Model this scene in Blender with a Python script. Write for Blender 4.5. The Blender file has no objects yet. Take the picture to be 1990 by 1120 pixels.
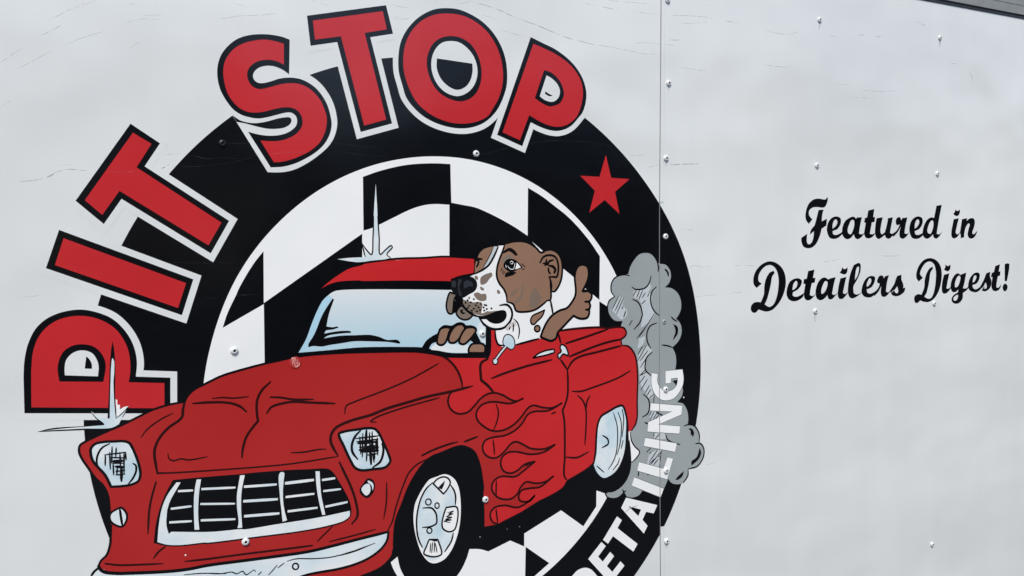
import bpy, math, random
from mathutils import Vector, Matrix
from mathutils.geometry import tessellate_polygon

# ------------------------------------------------------------------ camera, sky, sun, exposure
scene = bpy.context.scene
COL = scene.collection
CAM_Z = 1.735            # phone height above the ground
WALL_D = 1.3214          # distance from the phone to the trailer side (the plane y = 0)
cam_data = bpy.data.cameras.new('camera')
cam_data.sensor_width = 36.0
cam_data.lens = 30.28
cam_data.clip_start = 0.02
cam_data.clip_end = 2000
cam = bpy.data.objects.new('camera', cam_data)
COL.objects.link(cam)
R_ = [[0.878296, -0.036796, 0.4767], [0.018658, 0.998912, 0.04273], [-0.477754, -0.028636, 0.878027]]
def axis(k, s):
    return Vector((R_[0][k] * s, R_[2][k] * s, -R_[1][k] * s))
mx = Matrix.Identity(4)
for k, (c, s) in enumerate(((0, 1), (1, -1), (2, -1))):
    v = axis(c, s)
    for r in range(3):
        mx[r][k] = v[r]
mx.translation = Vector((0, -WALL_D, CAM_Z))
cam.matrix_world = mx
scene.camera = cam

SUN_EL, SUN_AZ = math.radians(52), math.radians(-150)     # azimuth clockwise from +Y
world = bpy.data.worlds.new('World')
scene.world = world
world.use_nodes = True
nt = world.node_tree
nt.nodes.clear()
sky = nt.nodes.new('ShaderNodeTexSky')
sky.sky_type = 'NISHITA'
sky.sun_disc = False
sky.sun_elevation = SUN_EL
sky.sun_rotation = SUN_AZ
sky.dust_density = 1.5
sky.air_density = 1.0
sky.ozone_density = 1.0
bg = nt.nodes.new('ShaderNodeBackground')
bg.inputs['Strength'].default_value = 0.13
wo = nt.nodes.new('ShaderNodeOutputWorld')
nt.links.new(sky.outputs[0], bg.inputs[0])
nt.links.new(bg.outputs[0], wo.inputs[0])
sd = bpy.data.lights.new('sun', 'SUN')
sd.energy = 2.2
sd.angle = math.radians(14)
sd.color = (1.0, 0.945, 0.84)
sun = bpy.data.objects.new('sun', sd)
COL.objects.link(sun)
dirn = Vector((math.sin(SUN_AZ) * math.cos(SUN_EL), math.cos(SUN_AZ) * math.cos(SUN_EL), math.sin(SUN_EL)))
sun.rotation_euler = dirn.to_track_quat('Z', 'Y').to_euler()
sun.location = dirn * 20
scene.view_settings.view_transform = 'Standard'
scene.view_settings.look = 'None'
scene.view_settings.gamma = 1.0
scene.view_settings.use_curve_mapping = False
scene.view_settings.exposure = 0.48

# ------------------------------------------------------------------ materials
def lin(c):
    c /= 255.0
    return c / 12.92 if c <= 0.04045 else ((c + 0.055) / 1.055) ** 2.4
def rgb(t, k=1.0):
    return (lin(t[0]) * k, lin(t[1]) * k, lin(t[2]) * k, 1.0)
MAT = {}
def base(name, rough, spec=0.5):
    m = bpy.data.materials.new(name)
    m.use_nodes = True
    n = m.node_tree
    p = n.nodes['Principled BSDF']
    p.inputs['Roughness'].default_value = rough
    p.inputs['Specular IOR Level'].default_value = spec
    return m, n, p
def coord(n, scale):
    g = n.nodes.new('ShaderNodeNewGeometry')
    v = n.nodes.new('ShaderNodeVectorMath')
    v.operation = 'MULTIPLY'
    v.inputs[1].default_value = scale
    n.links.new(g.outputs['Position'], v.inputs[0])
    return v.outputs[0]
def noise(n, scale, detail=4, rough=0.5):
    t = n.nodes.new('ShaderNodeTexNoise')
    t.inputs['Scale'].default_value = 1.0
    t.inputs['Detail'].default_value = detail
    t.inputs['Roughness'].default_value = rough
    n.links.new(coord(n, scale), t.inputs['Vector'])
    return t.outputs['Fac']
def ramp(n, fac, stops):
    r = n.nodes.new('ShaderNodeValToRGB')
    e = r.color_ramp.elements
    while len(e) < len(stops):
        e.new(0.5)
    for el, (p, c) in zip(e, stops):
        el.position = p
        el.color = c
    n.links.new(fac, r.inputs[0])
    return r.outputs[0]
def bump(n, p, parts):
    prev = None
    for fac, strength, dist in parts:
        b = n.nodes.new('ShaderNodeBump')
        b.inputs['Strength'].default_value = strength
        b.inputs['Distance'].default_value = dist
        n.links.new(fac, b.inputs['Height'])
        if prev:
            n.links.new(prev, b.inputs['Normal'])
        prev = b.outputs[0]
    n.links.new(prev, p.inputs['Normal'])
def film(key, name, col, rough=0.16, spec=0.5, col2=None, nscale=(6, 6, 6)):
    """cut vinyl film: even colour, faint fading, orange-peel and the waviness of the sheet under it"""
    m, n, p = base(name, rough, spec)
    c1 = rgb(col)
    c2 = rgb(col2) if col2 else tuple(min(1, v * 1.08 + 0.002) for v in c1[:3]) + (1,)
    n.links.new(ramp(n, noise(n, nscale, 3), ((0.35, c1), (0.65, c2))), p.inputs['Base Color'])
    rr = n.nodes.new('ShaderNodeMapRange')
    rr.inputs['To Min'].default_value = rough * 0.8
    rr.inputs['To Max'].default_value = rough * 1.5
    n.links.new(noise(n, (9, 9, 40), 5, 0.6), rr.inputs['Value'])
    n.links.new(rr.outputs[0], p.inputs['Roughness'])
    bump(n, p, ((noise(n, (3.0, 3.0, 3.0), 2), 0.6, 0.010), (noise(n, (420, 420, 420), 2), 0.06, 0.0005)))
    MAT[key] = m
film('blk', 'black vinyl', (5, 6, 11))
film('ink', 'black print', (8, 7, 11))
film('inr', 'dark maroon print', (46, 8, 10))
film('red', 'signal red vinyl', (191, 40, 45))
film('rdk', 'deep red print', (171, 38, 37))
film('glint_red', 'glossy red vinyl', (171, 38, 37), 0.11)  # gloss for the added ridges that catch the sun on the hood
film('rbr', 'bright red print', (195, 39, 42))
film('gry', 'smoke grey print', (154, 162, 163))
film('lgr', 'pale grey print', (192, 200, 203))
film('key', 'thin grey keyline print', (84, 90, 92))
film('skb', 'scratched black gloss', (20, 22, 27), 0.5)
film('skr', 'scratched red gloss', (205, 84, 90), 0.5)
film('lbl', 'ice blue print', (194, 218, 228), col2=(233, 238, 238), nscale=(22, 22, 22))
film('chr', 'chrome white print', (214, 227, 232), col2=(237, 240, 239), nscale=(18, 18, 18))
film('bum', 'chrome blue print', (208, 225, 231), col2=(236, 239, 238), nscale=(9, 9, 14))
film('brn', 'brown print', (145, 112, 92))
film('bgr', 'grey brown print', (128, 114, 103))
film('bsh', 'shaded brown print', (126, 108, 94))
film('bsl', 'pale taupe print', (205, 200, 198))
film('nos', 'nose black print', (18, 19, 24))
film('nsh', 'charcoal print', (48, 51, 58))
film('wbl', 'sky blue print', (174, 212, 229))
def white_paint(key, name, rough):
    m, n, p = base(name, rough, 0.5)
    cr_ = ramp(n, noise(n, (1.1, 1.1, 1.5), 4, 0.55), ((0.32, (0.70, 0.725, 0.72, 1)), (0.68, (0.80, 0.822, 0.812, 1))))
    mixn = n.nodes.new('ShaderNodeMixRGB'); mixn.blend_type = 'MULTIPLY'; mixn.inputs[0].default_value = 1.0
    n.links.new(cr_, mixn.inputs[1])
    n.links.new(ramp(n, noise(n, (14, 14, 1.6), 5, 0.6), ((0.25, (0.968, 0.972, 0.972, 1)), (0.6, (1, 1, 1, 1)))), mixn.inputs[2])
    n.links.new(mixn.outputs[0], p.inputs['Base Color'])
    rr = n.nodes.new('ShaderNodeMapRange')
    rr.inputs['To Min'].default_value = rough * 0.92
    rr.inputs['To Max'].default_value = rough * 1.2
    n.links.new(noise(n, (7, 7, 30), 5, 0.65), rr.inputs['Value'])
    n.links.new(rr.outputs[0], p.inputs['Roughness'])
    bump(n, p, ((noise(n, (2.6, 2.6, 3.4), 2), 0.8, 0.016), (noise(n, (500, 500, 500), 2), 0.05, 0.0004)))
    MAT[key] = m
white_paint('wht', 'white enamel', 0.15)
film('wvi', 'white vinyl', (241, 243, 241), col2=(246, 247, 246))
def plain(key, name, col, rough, metal=0.0):
    m, n, p = base(name, rough)
    c = rgb(col)
    n.links.new(ramp(n, noise(n, (30, 30, 30), 4), ((0.3, tuple(v * 0.85 for v in c[:3]) + (1,)), (0.7, c))), p.inputs['Base Color'])
    p.inputs['Metallic'].default_value = metal
    MAT[key] = m
plain('alu', 'worn aluminium', (168, 174, 178), 0.42, 0.85)
plain('seam', 'seam edge metal', (182, 184, 185), 0.5, 0.6)
plain('rail', 'grey anodised rail', (152, 154, 152), 0.5, 0.2)
plain('rail2', 'dark grey rail lip', (96, 99, 103), 0.5, 0.2)
plain('joint_shade', 'dark seam and lip shade', (30, 31, 34), 0.7)  # near-black of the seam joint and of shade painted under the rail lips
plain('rivw', 'white rivet paint', (222, 225, 227), 0.25)
plain('rivk', 'black vinyl over rivet', (20, 21, 28), 0.3)
plain('rivg', 'grey vinyl over rivet', (154, 162, 163), 0.3)
plain('hole', 'rivet pin hole', (24, 24, 26), 0.6)
plain('scu', 'grey scuff', (168, 172, 176), 0.5)
plain('scr', 'grey scratch', (180, 186, 190), 0.6)
def broken(key, scale):
    m = MAT[key]; n = m.node_tree; p = n.nodes['Principled BSDF']
    n.links.new(ramp(n, noise(n, scale, 4, 0.7), ((0.40, (0, 0, 0, 1)), (0.62, (0.75, 0.75, 0.75, 1)))), p.inputs['Alpha'])
for key in ('scr', 'skb', 'skr'):
    broken(key, (60, 60, 160))
plain('stn', 'grey run-off stain', (198, 202, 204), 0.6)
broken('stn', (90, 90, 25))
plain('asph', 'asphalt', (66, 66, 68), 0.9)
# windscreen: printed gradient from white at the top to sky blue at the sill
m, n, p = base('windscreen gradient print', 0.16)
g = n.nodes.new('ShaderNodeNewGeometry'); sx = n.nodes.new('ShaderNodeSeparateXYZ')
n.links.new(g.outputs['Position'], sx.inputs[0])
mr = n.nodes.new('ShaderNodeMapRange')
mr.inputs['From Min'].default_value = CAM_Z - 0.150
mr.inputs['From Max'].default_value = CAM_Z - 0.045
n.links.new(sx.outputs['Z'], mr.inputs['Value'])
n.links.new(ramp(n, mr.outputs[0], ((0.0, rgb((182, 214, 227))), (0.45, rgb((204, 222, 229))), (1.0, rgb((232, 235, 234))))), p.inputs['Base Color'])
bump(n, p, ((noise(n, (3, 3, 3), 2), 0.25, 0.004), (noise(n, (420, 420, 420), 2), 0.06, 0.0005)))
MAT['win'] = m

# ------------------------------------------------------------------ curve and mesh helpers (wall millimetres: x right, y up)
def parse(s):
    out = []
    for tok in s.split():
        c = tok.endswith('c')
        a, b = tok.rstrip('c').split(',')
        out.append((float(a), float(b), c))
    return out
def cr(p0, p1, p2, p3, t):
    def tj(ti, a, b):
        return ti + max(1e-4, math.hypot(b[0] - a[0], b[1] - a[1])) ** 0.5
    t0 = 0; t1 = tj(t0, p0, p1); t2 = tj(t1, p1, p2); t3 = tj(t2, p2, p3)
    t = t1 + (t2 - t1) * t
    def mix(a, b, ta, tb):
        w = (tb - t) / (tb - ta)
        return (a[0] * w + b[0] * (1 - w), a[1] * w + b[1] * (1 - w))
    a1 = mix(p0, p1, t0, t1); a2 = mix(p1, p2, t1, t2); a3 = mix(p2, p3, t2, t3)
    b1 = mix(a1, a2, t0, t2); b2 = mix(a2, a3, t1, t3)
    return mix(b1, b2, t1, t2)
def spline(pts, closed, step=1.3):
    n = len(pts)
    out = []
    segs = n if closed else n - 1
    for i in range(segs):
        a, b = pts[i], pts[(i + 1) % n]
        out.append((a[0], a[1]))
        if a[2] and b[2]:
            continue
        d = math.hypot(b[0] - a[0], b[1] - a[1])
        k = max(1, min(8, int(d / step)))
        p0 = pts[(i - 1) % n] if (closed or i > 0) else None
        p3 = pts[(i + 2) % n] if (closed or i + 2 < n) else None
        if p0 is None or a[2]:
            p0 = (2 * a[0] - b[0], 2 * a[1] - b[1])
        if p3 is None or b[2]:
            p3 = (2 * b[0] - a[0], 2 * b[1] - a[1])
        for j in range(1, k):
            out.append(cr(p0, a, b, p3, j / k))
    if not closed:
        out.append((pts[-1][0], pts[-1][1]))
    return out
def offset(poly, d):
    n = len(poly)
    area = sum(poly[i][0] * poly[(i + 1) % n][1] - poly[(i + 1) % n][0] * poly[i][1] for i in range(n))
    s = 1 if area > 0 else -1
    out = []
    for i in range(n):
        a, b, c = poly[i - 1], poly[i], poly[(i + 1) % n]
        d1 = Vector((b[0] - a[0], b[1] - a[1])); d2 = Vector((c[0] - b[0], c[1] - b[1]))
        if d1.length < 1e-6 or d2.length < 1e-6:
            continue
        d1.normalize(); d2.normalize()
        n1 = Vector((d1.y, -d1.x)) * s; n2 = Vector((d2.y, -d2.x)) * s
        m_ = n1 + n2
        if m_.length < 1e-4:
            m_ = n1
        m_.normalize()
        k = d / max(0.35, m_.dot(n1))
        out.append((b[0] + m_.x * k, b[1] + m_.y * k))
    return out
class Mesh:
    def __init__(self):
        self.v = []; self.f = []; self.mi = []; self.mats = []
    def slot(self, key):
        if key not in self.mats:
            self.mats.append(key)
        return self.mats.index(key)
    def flat(self, contours, y, key):
        s = self.slot(key); b = len(self.v)
        tris = tessellate_polygon([[Vector((p[0], p[1], 0)) for p in c] for c in contours])
        vs = [p for c in contours for p in c]
        self.v += [(p[0] / 1000, y, CAM_Z + p[1] / 1000) for p in vs]
        for t in tris:
            a, bb, c = (vs[i] for i in t)
            ar = (bb[0] - a[0]) * (c[1] - a[1]) - (c[0] - a[0]) * (bb[1] - a[1])
            if abs(ar) < 1e-9:
                continue
            t = tuple(t) if ar > 0 else tuple(reversed(t))
            self.f.append(tuple(b + i for i in t)); self.mi.append(s)
    def ribbon(self, pts, w, t0, t1, closed, y, key, caps=True):
        s = self.slot(key); b = len(self.v); n = len(pts)
        tot = sum(math.hypot(pts[i + 1][0] - pts[i][0], pts[i + 1][1] - pts[i][1]) for i in range(n - 1)) or 1
        run = 0
        L = []
        for i in range(n):
            if closed:
                a, c = pts[i - 1], pts[(i + 1) % n]
            else:
                a, c = pts[max(0, i - 1)], pts[min(n - 1, i + 1)]
            if i:
                run += math.hypot(pts[i][0] - pts[i - 1][0], pts[i][1] - pts[i - 1][1])
            u = run / tot
            h = w / 2
            if not closed:
                e = min(0.25, 14 / tot)
                if u < e: h *= t0 + (1 - t0) * u / e
                if u > 1 - e: h *= t1 + (1 - t1) * (1 - u) / e
            d = Vector((c[0] - a[0], c[1] - a[1]))
            if d.length < 1e-6: d = Vector((1, 0))
            d.normalize()
            L.append((pts[i], d, h))
        if not closed and caps:                         # rounded ends
            p, d, h = L[0]; L.insert(0, ((p[0] - d.x * h * .7, p[1] - d.y * h * .7), d, h * .45))
            p, d, h = L[-1]; L.append(((p[0] + d.x * h * .7, p[1] + d.y * h * .7), d, h * .45))
        for p, d, h in L:
            self.v.append(((p[0] - d.y * h) / 1000, y, CAM_Z + (p[1] + d.x * h) / 1000))
            self.v.append(((p[0] + d.y * h) / 1000, y, CAM_Z + (p[1] - d.x * h) / 1000))
        m_ = len(L)
        for i in range(m_ if closed else m_ - 1):
            j = (i + 1) % m_
            self.f.append((b + 2 * i, b + 2 * i + 1, b + 2 * j + 1, b + 2 * j)); self.mi.append(s)
    def build(self, name, parent=None, smooth=False):
        me = bpy.data.meshes.new(name)
        me.from_pydata(self.v, [], self.f)
        for k in self.mats:
            me.materials.append(MAT[k])
        me.polygons.foreach_set('material_index', self.mi)
        if smooth:
            me.polygons.foreach_set('use_smooth', [True] * len(me.polygons))
        me.update()
        o = bpy.data.objects.new(name, me)
        COL.objects.link(o)
        if parent:
            o.parent = parent
            o.matrix_parent_inverse = Matrix.Translation(-parent.location) if parent.type == 'EMPTY' else Matrix.Identity(4)
        return o
    def box(self, x0, x1, y0, y1, z0, z1, key):
        s = self.slot(key); b = len(self.v)
        self.v += [(x, y, z) for x in (x0, x1) for y in (y0, y1) for z in (z0, z1)]
        for f in ((0, 2, 3, 1), (4, 5, 7, 6), (0, 1, 5, 4), (2, 6, 7, 3), (0, 4, 6, 2), (1, 3, 7, 5)):
            self.f.append(tuple(b + i for i in reversed(f))); self.mi.append(s)
def empty(name, loc):
    o = bpy.data.objects.new(name, None)
    o.empty_display_size = 0.05
    o.location = loc
    COL.objects.link(o)
    return o
def tag(o, label, cat, group=None):
    o['label'] = label; o['category'] = cat
    if group:
        o['group'] = group

# ------------------------------------------------------------------ ground
g_ = Mesh()
s_ = g_.slot('asph')
g_.v = [(-600, -600, 0), (600, -600, 0), (600, 600, 0), (-600, 600, 0)]; g_.f = [(0, 1, 2, 3)]; g_.mi = [0]
go = g_.build('ground'); go['kind'] = 'structure'

# unseen row of evergreens added behind the camera: only its reflection shows, dark in the gloss of the vinyl
plain('leaf', 'evergreen foliage', (46, 58, 38), 0.8)
rt = random.Random(11)
tw = Mesh(); s_ = tw.slot('leaf')
for i in range(9000):
    x = rt.uniform(-45, 60)
    crown = 4.7 + 0.8 * math.sin(x * 0.9) + 0.5 * math.sin(x * 2.3 + 1)
    z = crown * (1 - rt.random() ** 2.2 * 0.98)
    c = Vector((x, -14 - rt.random() * 3.0 * (1.15 - z / (crown + 0.3)), z))
    u = Vector((rt.gauss(0, 1), rt.gauss(0, 1), rt.gauss(0, 1))).normalized() * rt.uniform(0.25, 0.55)
    v = u.cross(Vector((rt.gauss(0, 1), rt.gauss(0, 1), rt.gauss(0, 1)))).normalized() * rt.uniform(0.2, 0.4)
    k = len(tw.v)
    tw.v += [tuple(c - u - v), tuple(c + u - v * 0.6), tuple(c + u * 0.7 + v), tuple(c - u * 0.8 + v)]
    tw.f.append((k, k + 1, k + 2, k + 3)); tw.mi.append(s_)
to = tw.build('unseen_treeline'); to['kind'] = 'stuff'

# ------------------------------------------------------------------ trailer
RAIL_Z = CAM_Z + 0.5656
tr = empty('trailer', (1.1, 0.9, 0.35))
tag(tr, 'white riveted box trailer side with grey top rail, scratched and scuffed', 'trailer')
SEAM = [(1.0347, -0.6369), (1.0355, -0.5019), (1.0368, -0.2754), (1.039, -0.1407), (1.0426, 0.082), (1.0475, 0.2783), (1.0519, 0.4731)]
def seam_x(z):                      # the lap joint leans and bows a hair
    z -= CAM_Z
    for (x0, z0), (x1, z1) in zip(SEAM, SEAM[1:]):
        if z <= z1 or (x1, z1) == SEAM[-1]:
            if z < z0: return x0
            return x0 + (x1 - x0) * min(1.3, (z - z0) / (z1 - z0))
def panel(side):
    p = Mesh(); s = p.slot('wht')
    zs = [0.42 + (RAIL_Z + 0.03 - 0.42) * i / 40 for i in range(41)]
    for z in zs:
        xs = seam_x(z)
        a, b = (-1.6, xs - 0.0008) if side < 0 else (xs + 0.0008, 3.6)
        p.v += [(a, 0.0, z), (b, 0.0, z), (a, 0.0016, z), (b, 0.0016, z)]
    for i in range(40):
        k = 4 * i
        p.f += [(k, k + 1, k + 5, k + 4), (k + 1, k + 3, k + 7, k + 5), (k + 2, k, k + 4, k + 6), (k + 3, k + 2, k + 6, k + 7)]
        p.mi += [s] * 4
    return p.build('side_panel', tr)
left_panel, right_panel = panel(-1), panel(1)
b_ = Mesh(); b_.box(-1.6, 3.6, 0.004, 2.0, 0.38, RAIL_Z + 0.10, 'alu'); b_.build('body_shell', tr)
# lap edge of the left sheet and the pressed flange of the right one
e_ = Mesh()
def strip(x0, x1, y, key, zpad=0.0):
    s = e_.slot(key); b = len(e_.v)
    zs = [0.42 + (RAIL_Z - 0.42) * i / 24 for i in range(25)]
    prof = ((x0, 0.0001), (x0 + 0.0001, y), (x1 - 0.0001, y), (x1, 0.0001))
    for z in zs:
        e_.v += [(seam_x(z) + px, yy, z) for px, yy in prof]
    for i in range(24):
        for j in range(3):
            k = b + 4 * i + j
            e_.f.append((k, k + 1, k + 5, k + 4)); e_.mi.append(s)
strip(-0.0006, 0.0004, -0.0014, 'seam')
strip(0.0004, 0.0007, -0.0012, 'joint_shade')
e_.build('seam_edge', tr)
for z0, z1 in ((0.42, CAM_Z + -0.5415), (CAM_Z + 0.0889, RAIL_Z)):
    f_ = Mesh(); s = f_.slot('wht')
    for i in range(25):
        z = z0 + (z1 - z0) * i / 24
        f_.v += [(seam_x(z) + px, yy, z) for px, yy in ((0.0008, -0.0009), (0.0088, -0.0009), (0.0100, -0.00002))]
    for i in range(24):
        for j in range(2):
            k = 3 * i + j
            f_.f.append((k, k + 1, k + 4, k + 3)); f_.mi.append(s)
    f_.build('seam_flange', tr)
# top rail: extruded profile (y out of the wall is negative)
r_ = Mesh()
prof = [(0.0, 0.0, 'joint_shade'), (-0.002, 0.0, 'joint_shade'), (-0.002, 0.0012, 'rail2'), (-0.0025, 0.0062, 'joint_shade'), (-0.0055, 0.0064, 'joint_shade'), (-0.0055, 0.0082, 'rail'), (-0.006, 0.030, 'rail'), (-0.0068, 0.0305, 'rail'), (-0.0068, 0.11, 'rail'), (0.0, 0.115, 'rail'), (0.02, 0.115, 'rail')]  # near-black strips paint in the shade beneath each lip
for x in (-1.6, 3.6):
    r_.v += [(x, py, RAIL_Z + pz) for py, pz, _ in prof]
for i in range(len(prof) - 1):
    k = len(prof)
    r_.f.append((i, i + k, i + 1 + k, i + 1)); r_.mi.append(r_.slot(prof[i][2]))
r_.build('top_rail', tr)
# scratches and scuffs
sc = Mesh()
SCR = """-40.4,259.2 -30.7,267.4 -21,275.8 -13.7,280.5 @0.63,.2,.2
-20.6,253.4 -5.9,262.9 10.2,273.9 20.2,280.3 @0.50,.2,.2
8.7,299.7 20,307.1 33.9,316.8 @0.65,.2,.2
15.6,321.7 29.3,328 39.5,335.4 57.4,345.1 79.4,355.4 @0.52,.2,.2
37.9,290.2 53.2,299.4 71.3,307.5 88.2,314.2 @0.52,.2,.2
110.9,327.2 133.8,335.4 148.6,336.6 159.6,337.6 @0.55,.2,.2
114.9,291.3 121.8,297.6 135.4,306.2 @0.42,.2,.2
-42.6,201.1 -30.6,210 -18.4,217.6 @0.38,.2,.2
133.9,340.5 148.8,342.4 161.2,344.7 @0.42,.2,.2
117.1,355.7 125.1,354.9 131.8,356 @0.42,.2,.2
225.8,347.1 249.2,349.7 268.5,354.9 294.1,358.5 323.4,364.9 @0.59,.2,.2
250,376 267.5,371.4 282.4,368.6 @0.44,.2,.2
376.1,390.5 397.1,386.7 411.7,382.9 @0.48,.2,.2
498.8,401.3 516.3,398.4 537.7,397.9 @0.51,.2,.2
489.6,383.8 510.5,378 533.7,378.9 @0.51,.2,.2
565.5,414.2 593.2,411.7 619.6,413.6 650.5,421.9 @0.70,.2,.2
650.5,421.9 673.8,418.7 703.5,413.4 731.6,405.2 @0.91,.2,.2
699.5,413.8 733.7,404.5 772.8,396.3 @0.75,.2,.2
754.2,400.6 779.1,395.2 808.7,387.5 838.9,380.6 872,376.5 898.9,373.5 @1.54,.2,.2
702.7,380 729,376.6 751.5,373.5 @0.75,.2,.2
657.8,403 679.3,400.2 697.1,397.8 @0.55,.2,.2
505.5,380.7 532.1,380.4 559.3,382.6 @0.51,.2,.2
875.5,446.2 902.4,444.8 @0.61,.2,.2
633.1,340.1 628.1,331 626,322.2 @0.55,.2,.2
904.7,445.1 927.5,443.4 955.4,443.5 @1.03,.2,.2
925.5,456.9 969.8,459.4 1022.6,462.3 @0.63,.2,.2
983.8,443.9 1007.8,443.8 1046.9,445.7 @0.64,.2,.2
1069.3,445.9 1122.7,450.9 1169.8,452.8 1188.5,451.2 @0.89,.2,.2
1086.7,431.1 1122.5,436.4 1188.4,446.6 @0.67,.2,.2
1214.1,450.4 1237.3,451.1 1251.1,450.3 @1.42,.2,.2
1313.1,444 1347.9,441.7 1386.3,442.1 1419.4,451.9 @0.98,.2,.2
1071.1,399.4 1101.6,402 @1.12,.2,.2
985.2,384.7 1016.6,388.8 1051,389.2 1091.2,391.1 @0.64,.2,.2
903.5,374 937.9,372.6 973.1,370.2 1016.3,367.5 1043.3,370.5 @0.83,.2,.2
1095.8,350 1131.8,348.6 1163.3,347.6 @0.68,.2,.2
1318.3,373.5 1356.2,373.1 1394.8,374.2 @0.74,.2,.2
1506.1,453.2 1531.7,451.4 @0.80,.2,.2
1597.1,463.6 1620.5,463.8 @1.10,.2,.2
1654.4,464.2 1682,467.7 @1.12,.2,.2
1795.9,513.6 1829.1,507.2 @1.48,.2,.2
1920.7,428.4 1948.1,429.5 @0.93,.2,.2
1995.1,412.4 2002,404.2 2008.2,392.2 @1.90,.2,.2
1524.9,350.7 1570.4,351.9 @0.80,.2,.2
1576.9,325.2 1633.8,326.8 @0.82,.2,.2
1603.5,343.4 1657.8,343.7 1731.2,350.3 @0.83,.2,.2
5.4,109.7 12.9,113.4 18.6,117.7 @1.69,.2,.2
-25,104.2 -6.9,106.7 5.4,109.7 @1.15,.2,.2
18.6,117.7 31.8,122.2 57,121.3 @1.17,.2,.2
152.5,127.2 159.5,130.3 163.1,133.4 @1.85,.2,.2
163.7,130.5 179,130.2 213,132 @0.57,.2,.2
19.5,126.1 37,128.7 42,126 @0.40,.2,.2
154.5,146.3 172.6,148.5 186.6,148.7 @0.43,.2,.2
-28.5,-49 -16.4,-48.8 -1.7,-46.9 @0.39,.2,.2
61.2,-44.9 68.9,-46.6 @0.68,.2,.2
68.9,-46.6 80.7,-45.9 @0.41,.2,.2
976,175.2 1014.7,178.6 @0.86,.2,.2
1069.1,160.7 1107.4,163.3 1143.7,165.5 @1.79,.2,.2
1014.3,154.1 1044,160 @0.66,.2,.2
1114.9,-38 1128,-34.9 1143.8,-38.1 1170.5,-38 @0.69,.2,.2
1127.2,-97.6 1156.4,-95.7 1186,-94.5 @0.70,.2,.2
1097.7,36.1 1128.8,34.4 @0.68,.2,.2
1222.3,-37.9 1264.2,-38.5 1292.8,-39.6 @0.72,.2,.2
1486.3,-35.4 1515.1,-33.8 1541.1,-30.3 @0.80,.2,.2
1676.3,-25.5 1690.3,-27 1740.2,-27.2 @1.15,.2,.2
1221.7,-92.9 1255.3,-92.1 @0.72,.2,.2
1149.7,-435.2 1179.5,-435.1 @0.71,.2,.2"""
for i, line in enumerate(SCR.strip().split('\n')):
    d, w = line.split(' @')
    w, t0, t1 = map(float, w.split(','))
    sc.ribbon(spline(parse(d), False), w * 1.0, t0, t1, False, -0.00003 - 0.000001 * i, 'scr')
so = sc.build('scratches', tr); so['kind'] = 'stuff'

# ------------------------------------------------------------------ rivets
def rivet_mesh(key):
    m_ = Mesh(); N = 20
    prof = [(0.0058, -0.001), (0.0058, 0.0008), (0.0052, 0.0020), (0.0041, 0.0029), (0.0029, 0.0034), (0.0022, 0.0034), (0.0019, 0.0030), (0.0017, 0.0012)]
    sd_ = m_.slot(key); sh = m_.slot('hole')
    for r, h in prof:
        m_.v += [(r * math.cos(2 * math.pi * i / N), -h, r * math.sin(2 * math.pi * i / N)) for i in range(N)]
    for j in range(len(prof) - 1):
        for i in range(N):
            a, b = j * N + i, j * N + (i + 1) % N
            m_.f.append((a, b, b + N, a + N)); m_.mi.append(sd_ if j < 6 else sh)
    m_.f.append(tuple((len(prof) - 1) * N + i for i in range(N))); m_.mi.append(sh)
    return m_
RIV = {}
for key in ('rivw', 'rivk', 'rivg'):
    o = rivet_mesh(key).build('rivet', None, True)
    RIV[key] = o.data
    bpy.data.objects.remove(o)
rnd = random.Random(4)
for x, y, k in [(237.4,166.2,'k'),(652.6,166.6,'w'),(244.6,-140.5,'w'),(657.4,-140.9,'w'),(252.0,-430.1,'w'),(656.9,-428.7,'w'),(1067.5,474.1,'w'),(1067.9,316.9,'w'),(1059.6,173.0,'w'),(1056.3,22.7,'w'),(1051.5,-142.4,'g'),(1052.2,-273.8,'w'),(1051.2,-433.3,'w'),(1050.5,-572.5,'w'),(1477.9,482.3,'w'),(1468.6,171.8,'w'),(1462.3,-141.9,'w'),(1879.7,484.6,'w'),(1871.4,164.7,'w'),(1861.1,-143.3,'w'),(1855.5,-724.5,'w')]:
    o = bpy.data.objects.new('rivet', RIV['riv' + k])
    COL.objects.link(o)
    o.parent = tr
    o.matrix_parent_inverse = Matrix.Translation(-tr.location)
    base_y = -0.0005 if x > 1045 or y > 150 else -0.0022
    o.location = (x / 1000, -0.0006 if k != 'g' else 0.0016, CAM_Z + y / 1000)
    o.rotation_euler = (rnd.uniform(-.04, .04), rnd.uniform(0, 6), rnd.uniform(-.04, .04))

st = Mesh()
for i, (x, y, k) in enumerate([(237.4,166.2,'k'),(652.6,166.6,'w'),(244.6,-140.5,'w'),(657.4,-140.9,'w'),(252.0,-430.1,'w'),(656.9,-428.7,'w'),(1067.5,474.1,'w'),(1067.9,316.9,'w'),(1059.6,173.0,'w'),(1056.3,22.7,'w'),(1051.5,-142.4,'g'),(1052.2,-273.8,'w'),(1051.2,-433.3,'w'),(1050.5,-572.5,'w'),(1477.9,482.3,'w'),(1468.6,171.8,'w'),(1462.3,-141.9,'w'),(1879.7,484.6,'w'),(1871.4,164.7,'w'),(1861.1,-143.3,'w'),(1855.5,-724.5,'w')]):
    if k == 'w' and x > 1040 and not (-560 < y < 90 and x < 1100) and i % 3:
        L_ = rnd.uniform(8, 20)
        st.ribbon([(x + rnd.uniform(-1, 1), y - 4), (x + rnd.uniform(-1, 1), y - 4 - L_ / 2), (x, y - 4 - L_)], rnd.uniform(3, 6), 0.8, 0.2, False, -0.00006, 'stn')
so = st.build('rivet_stains', tr); so['kind'] = 'stuff'

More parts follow.
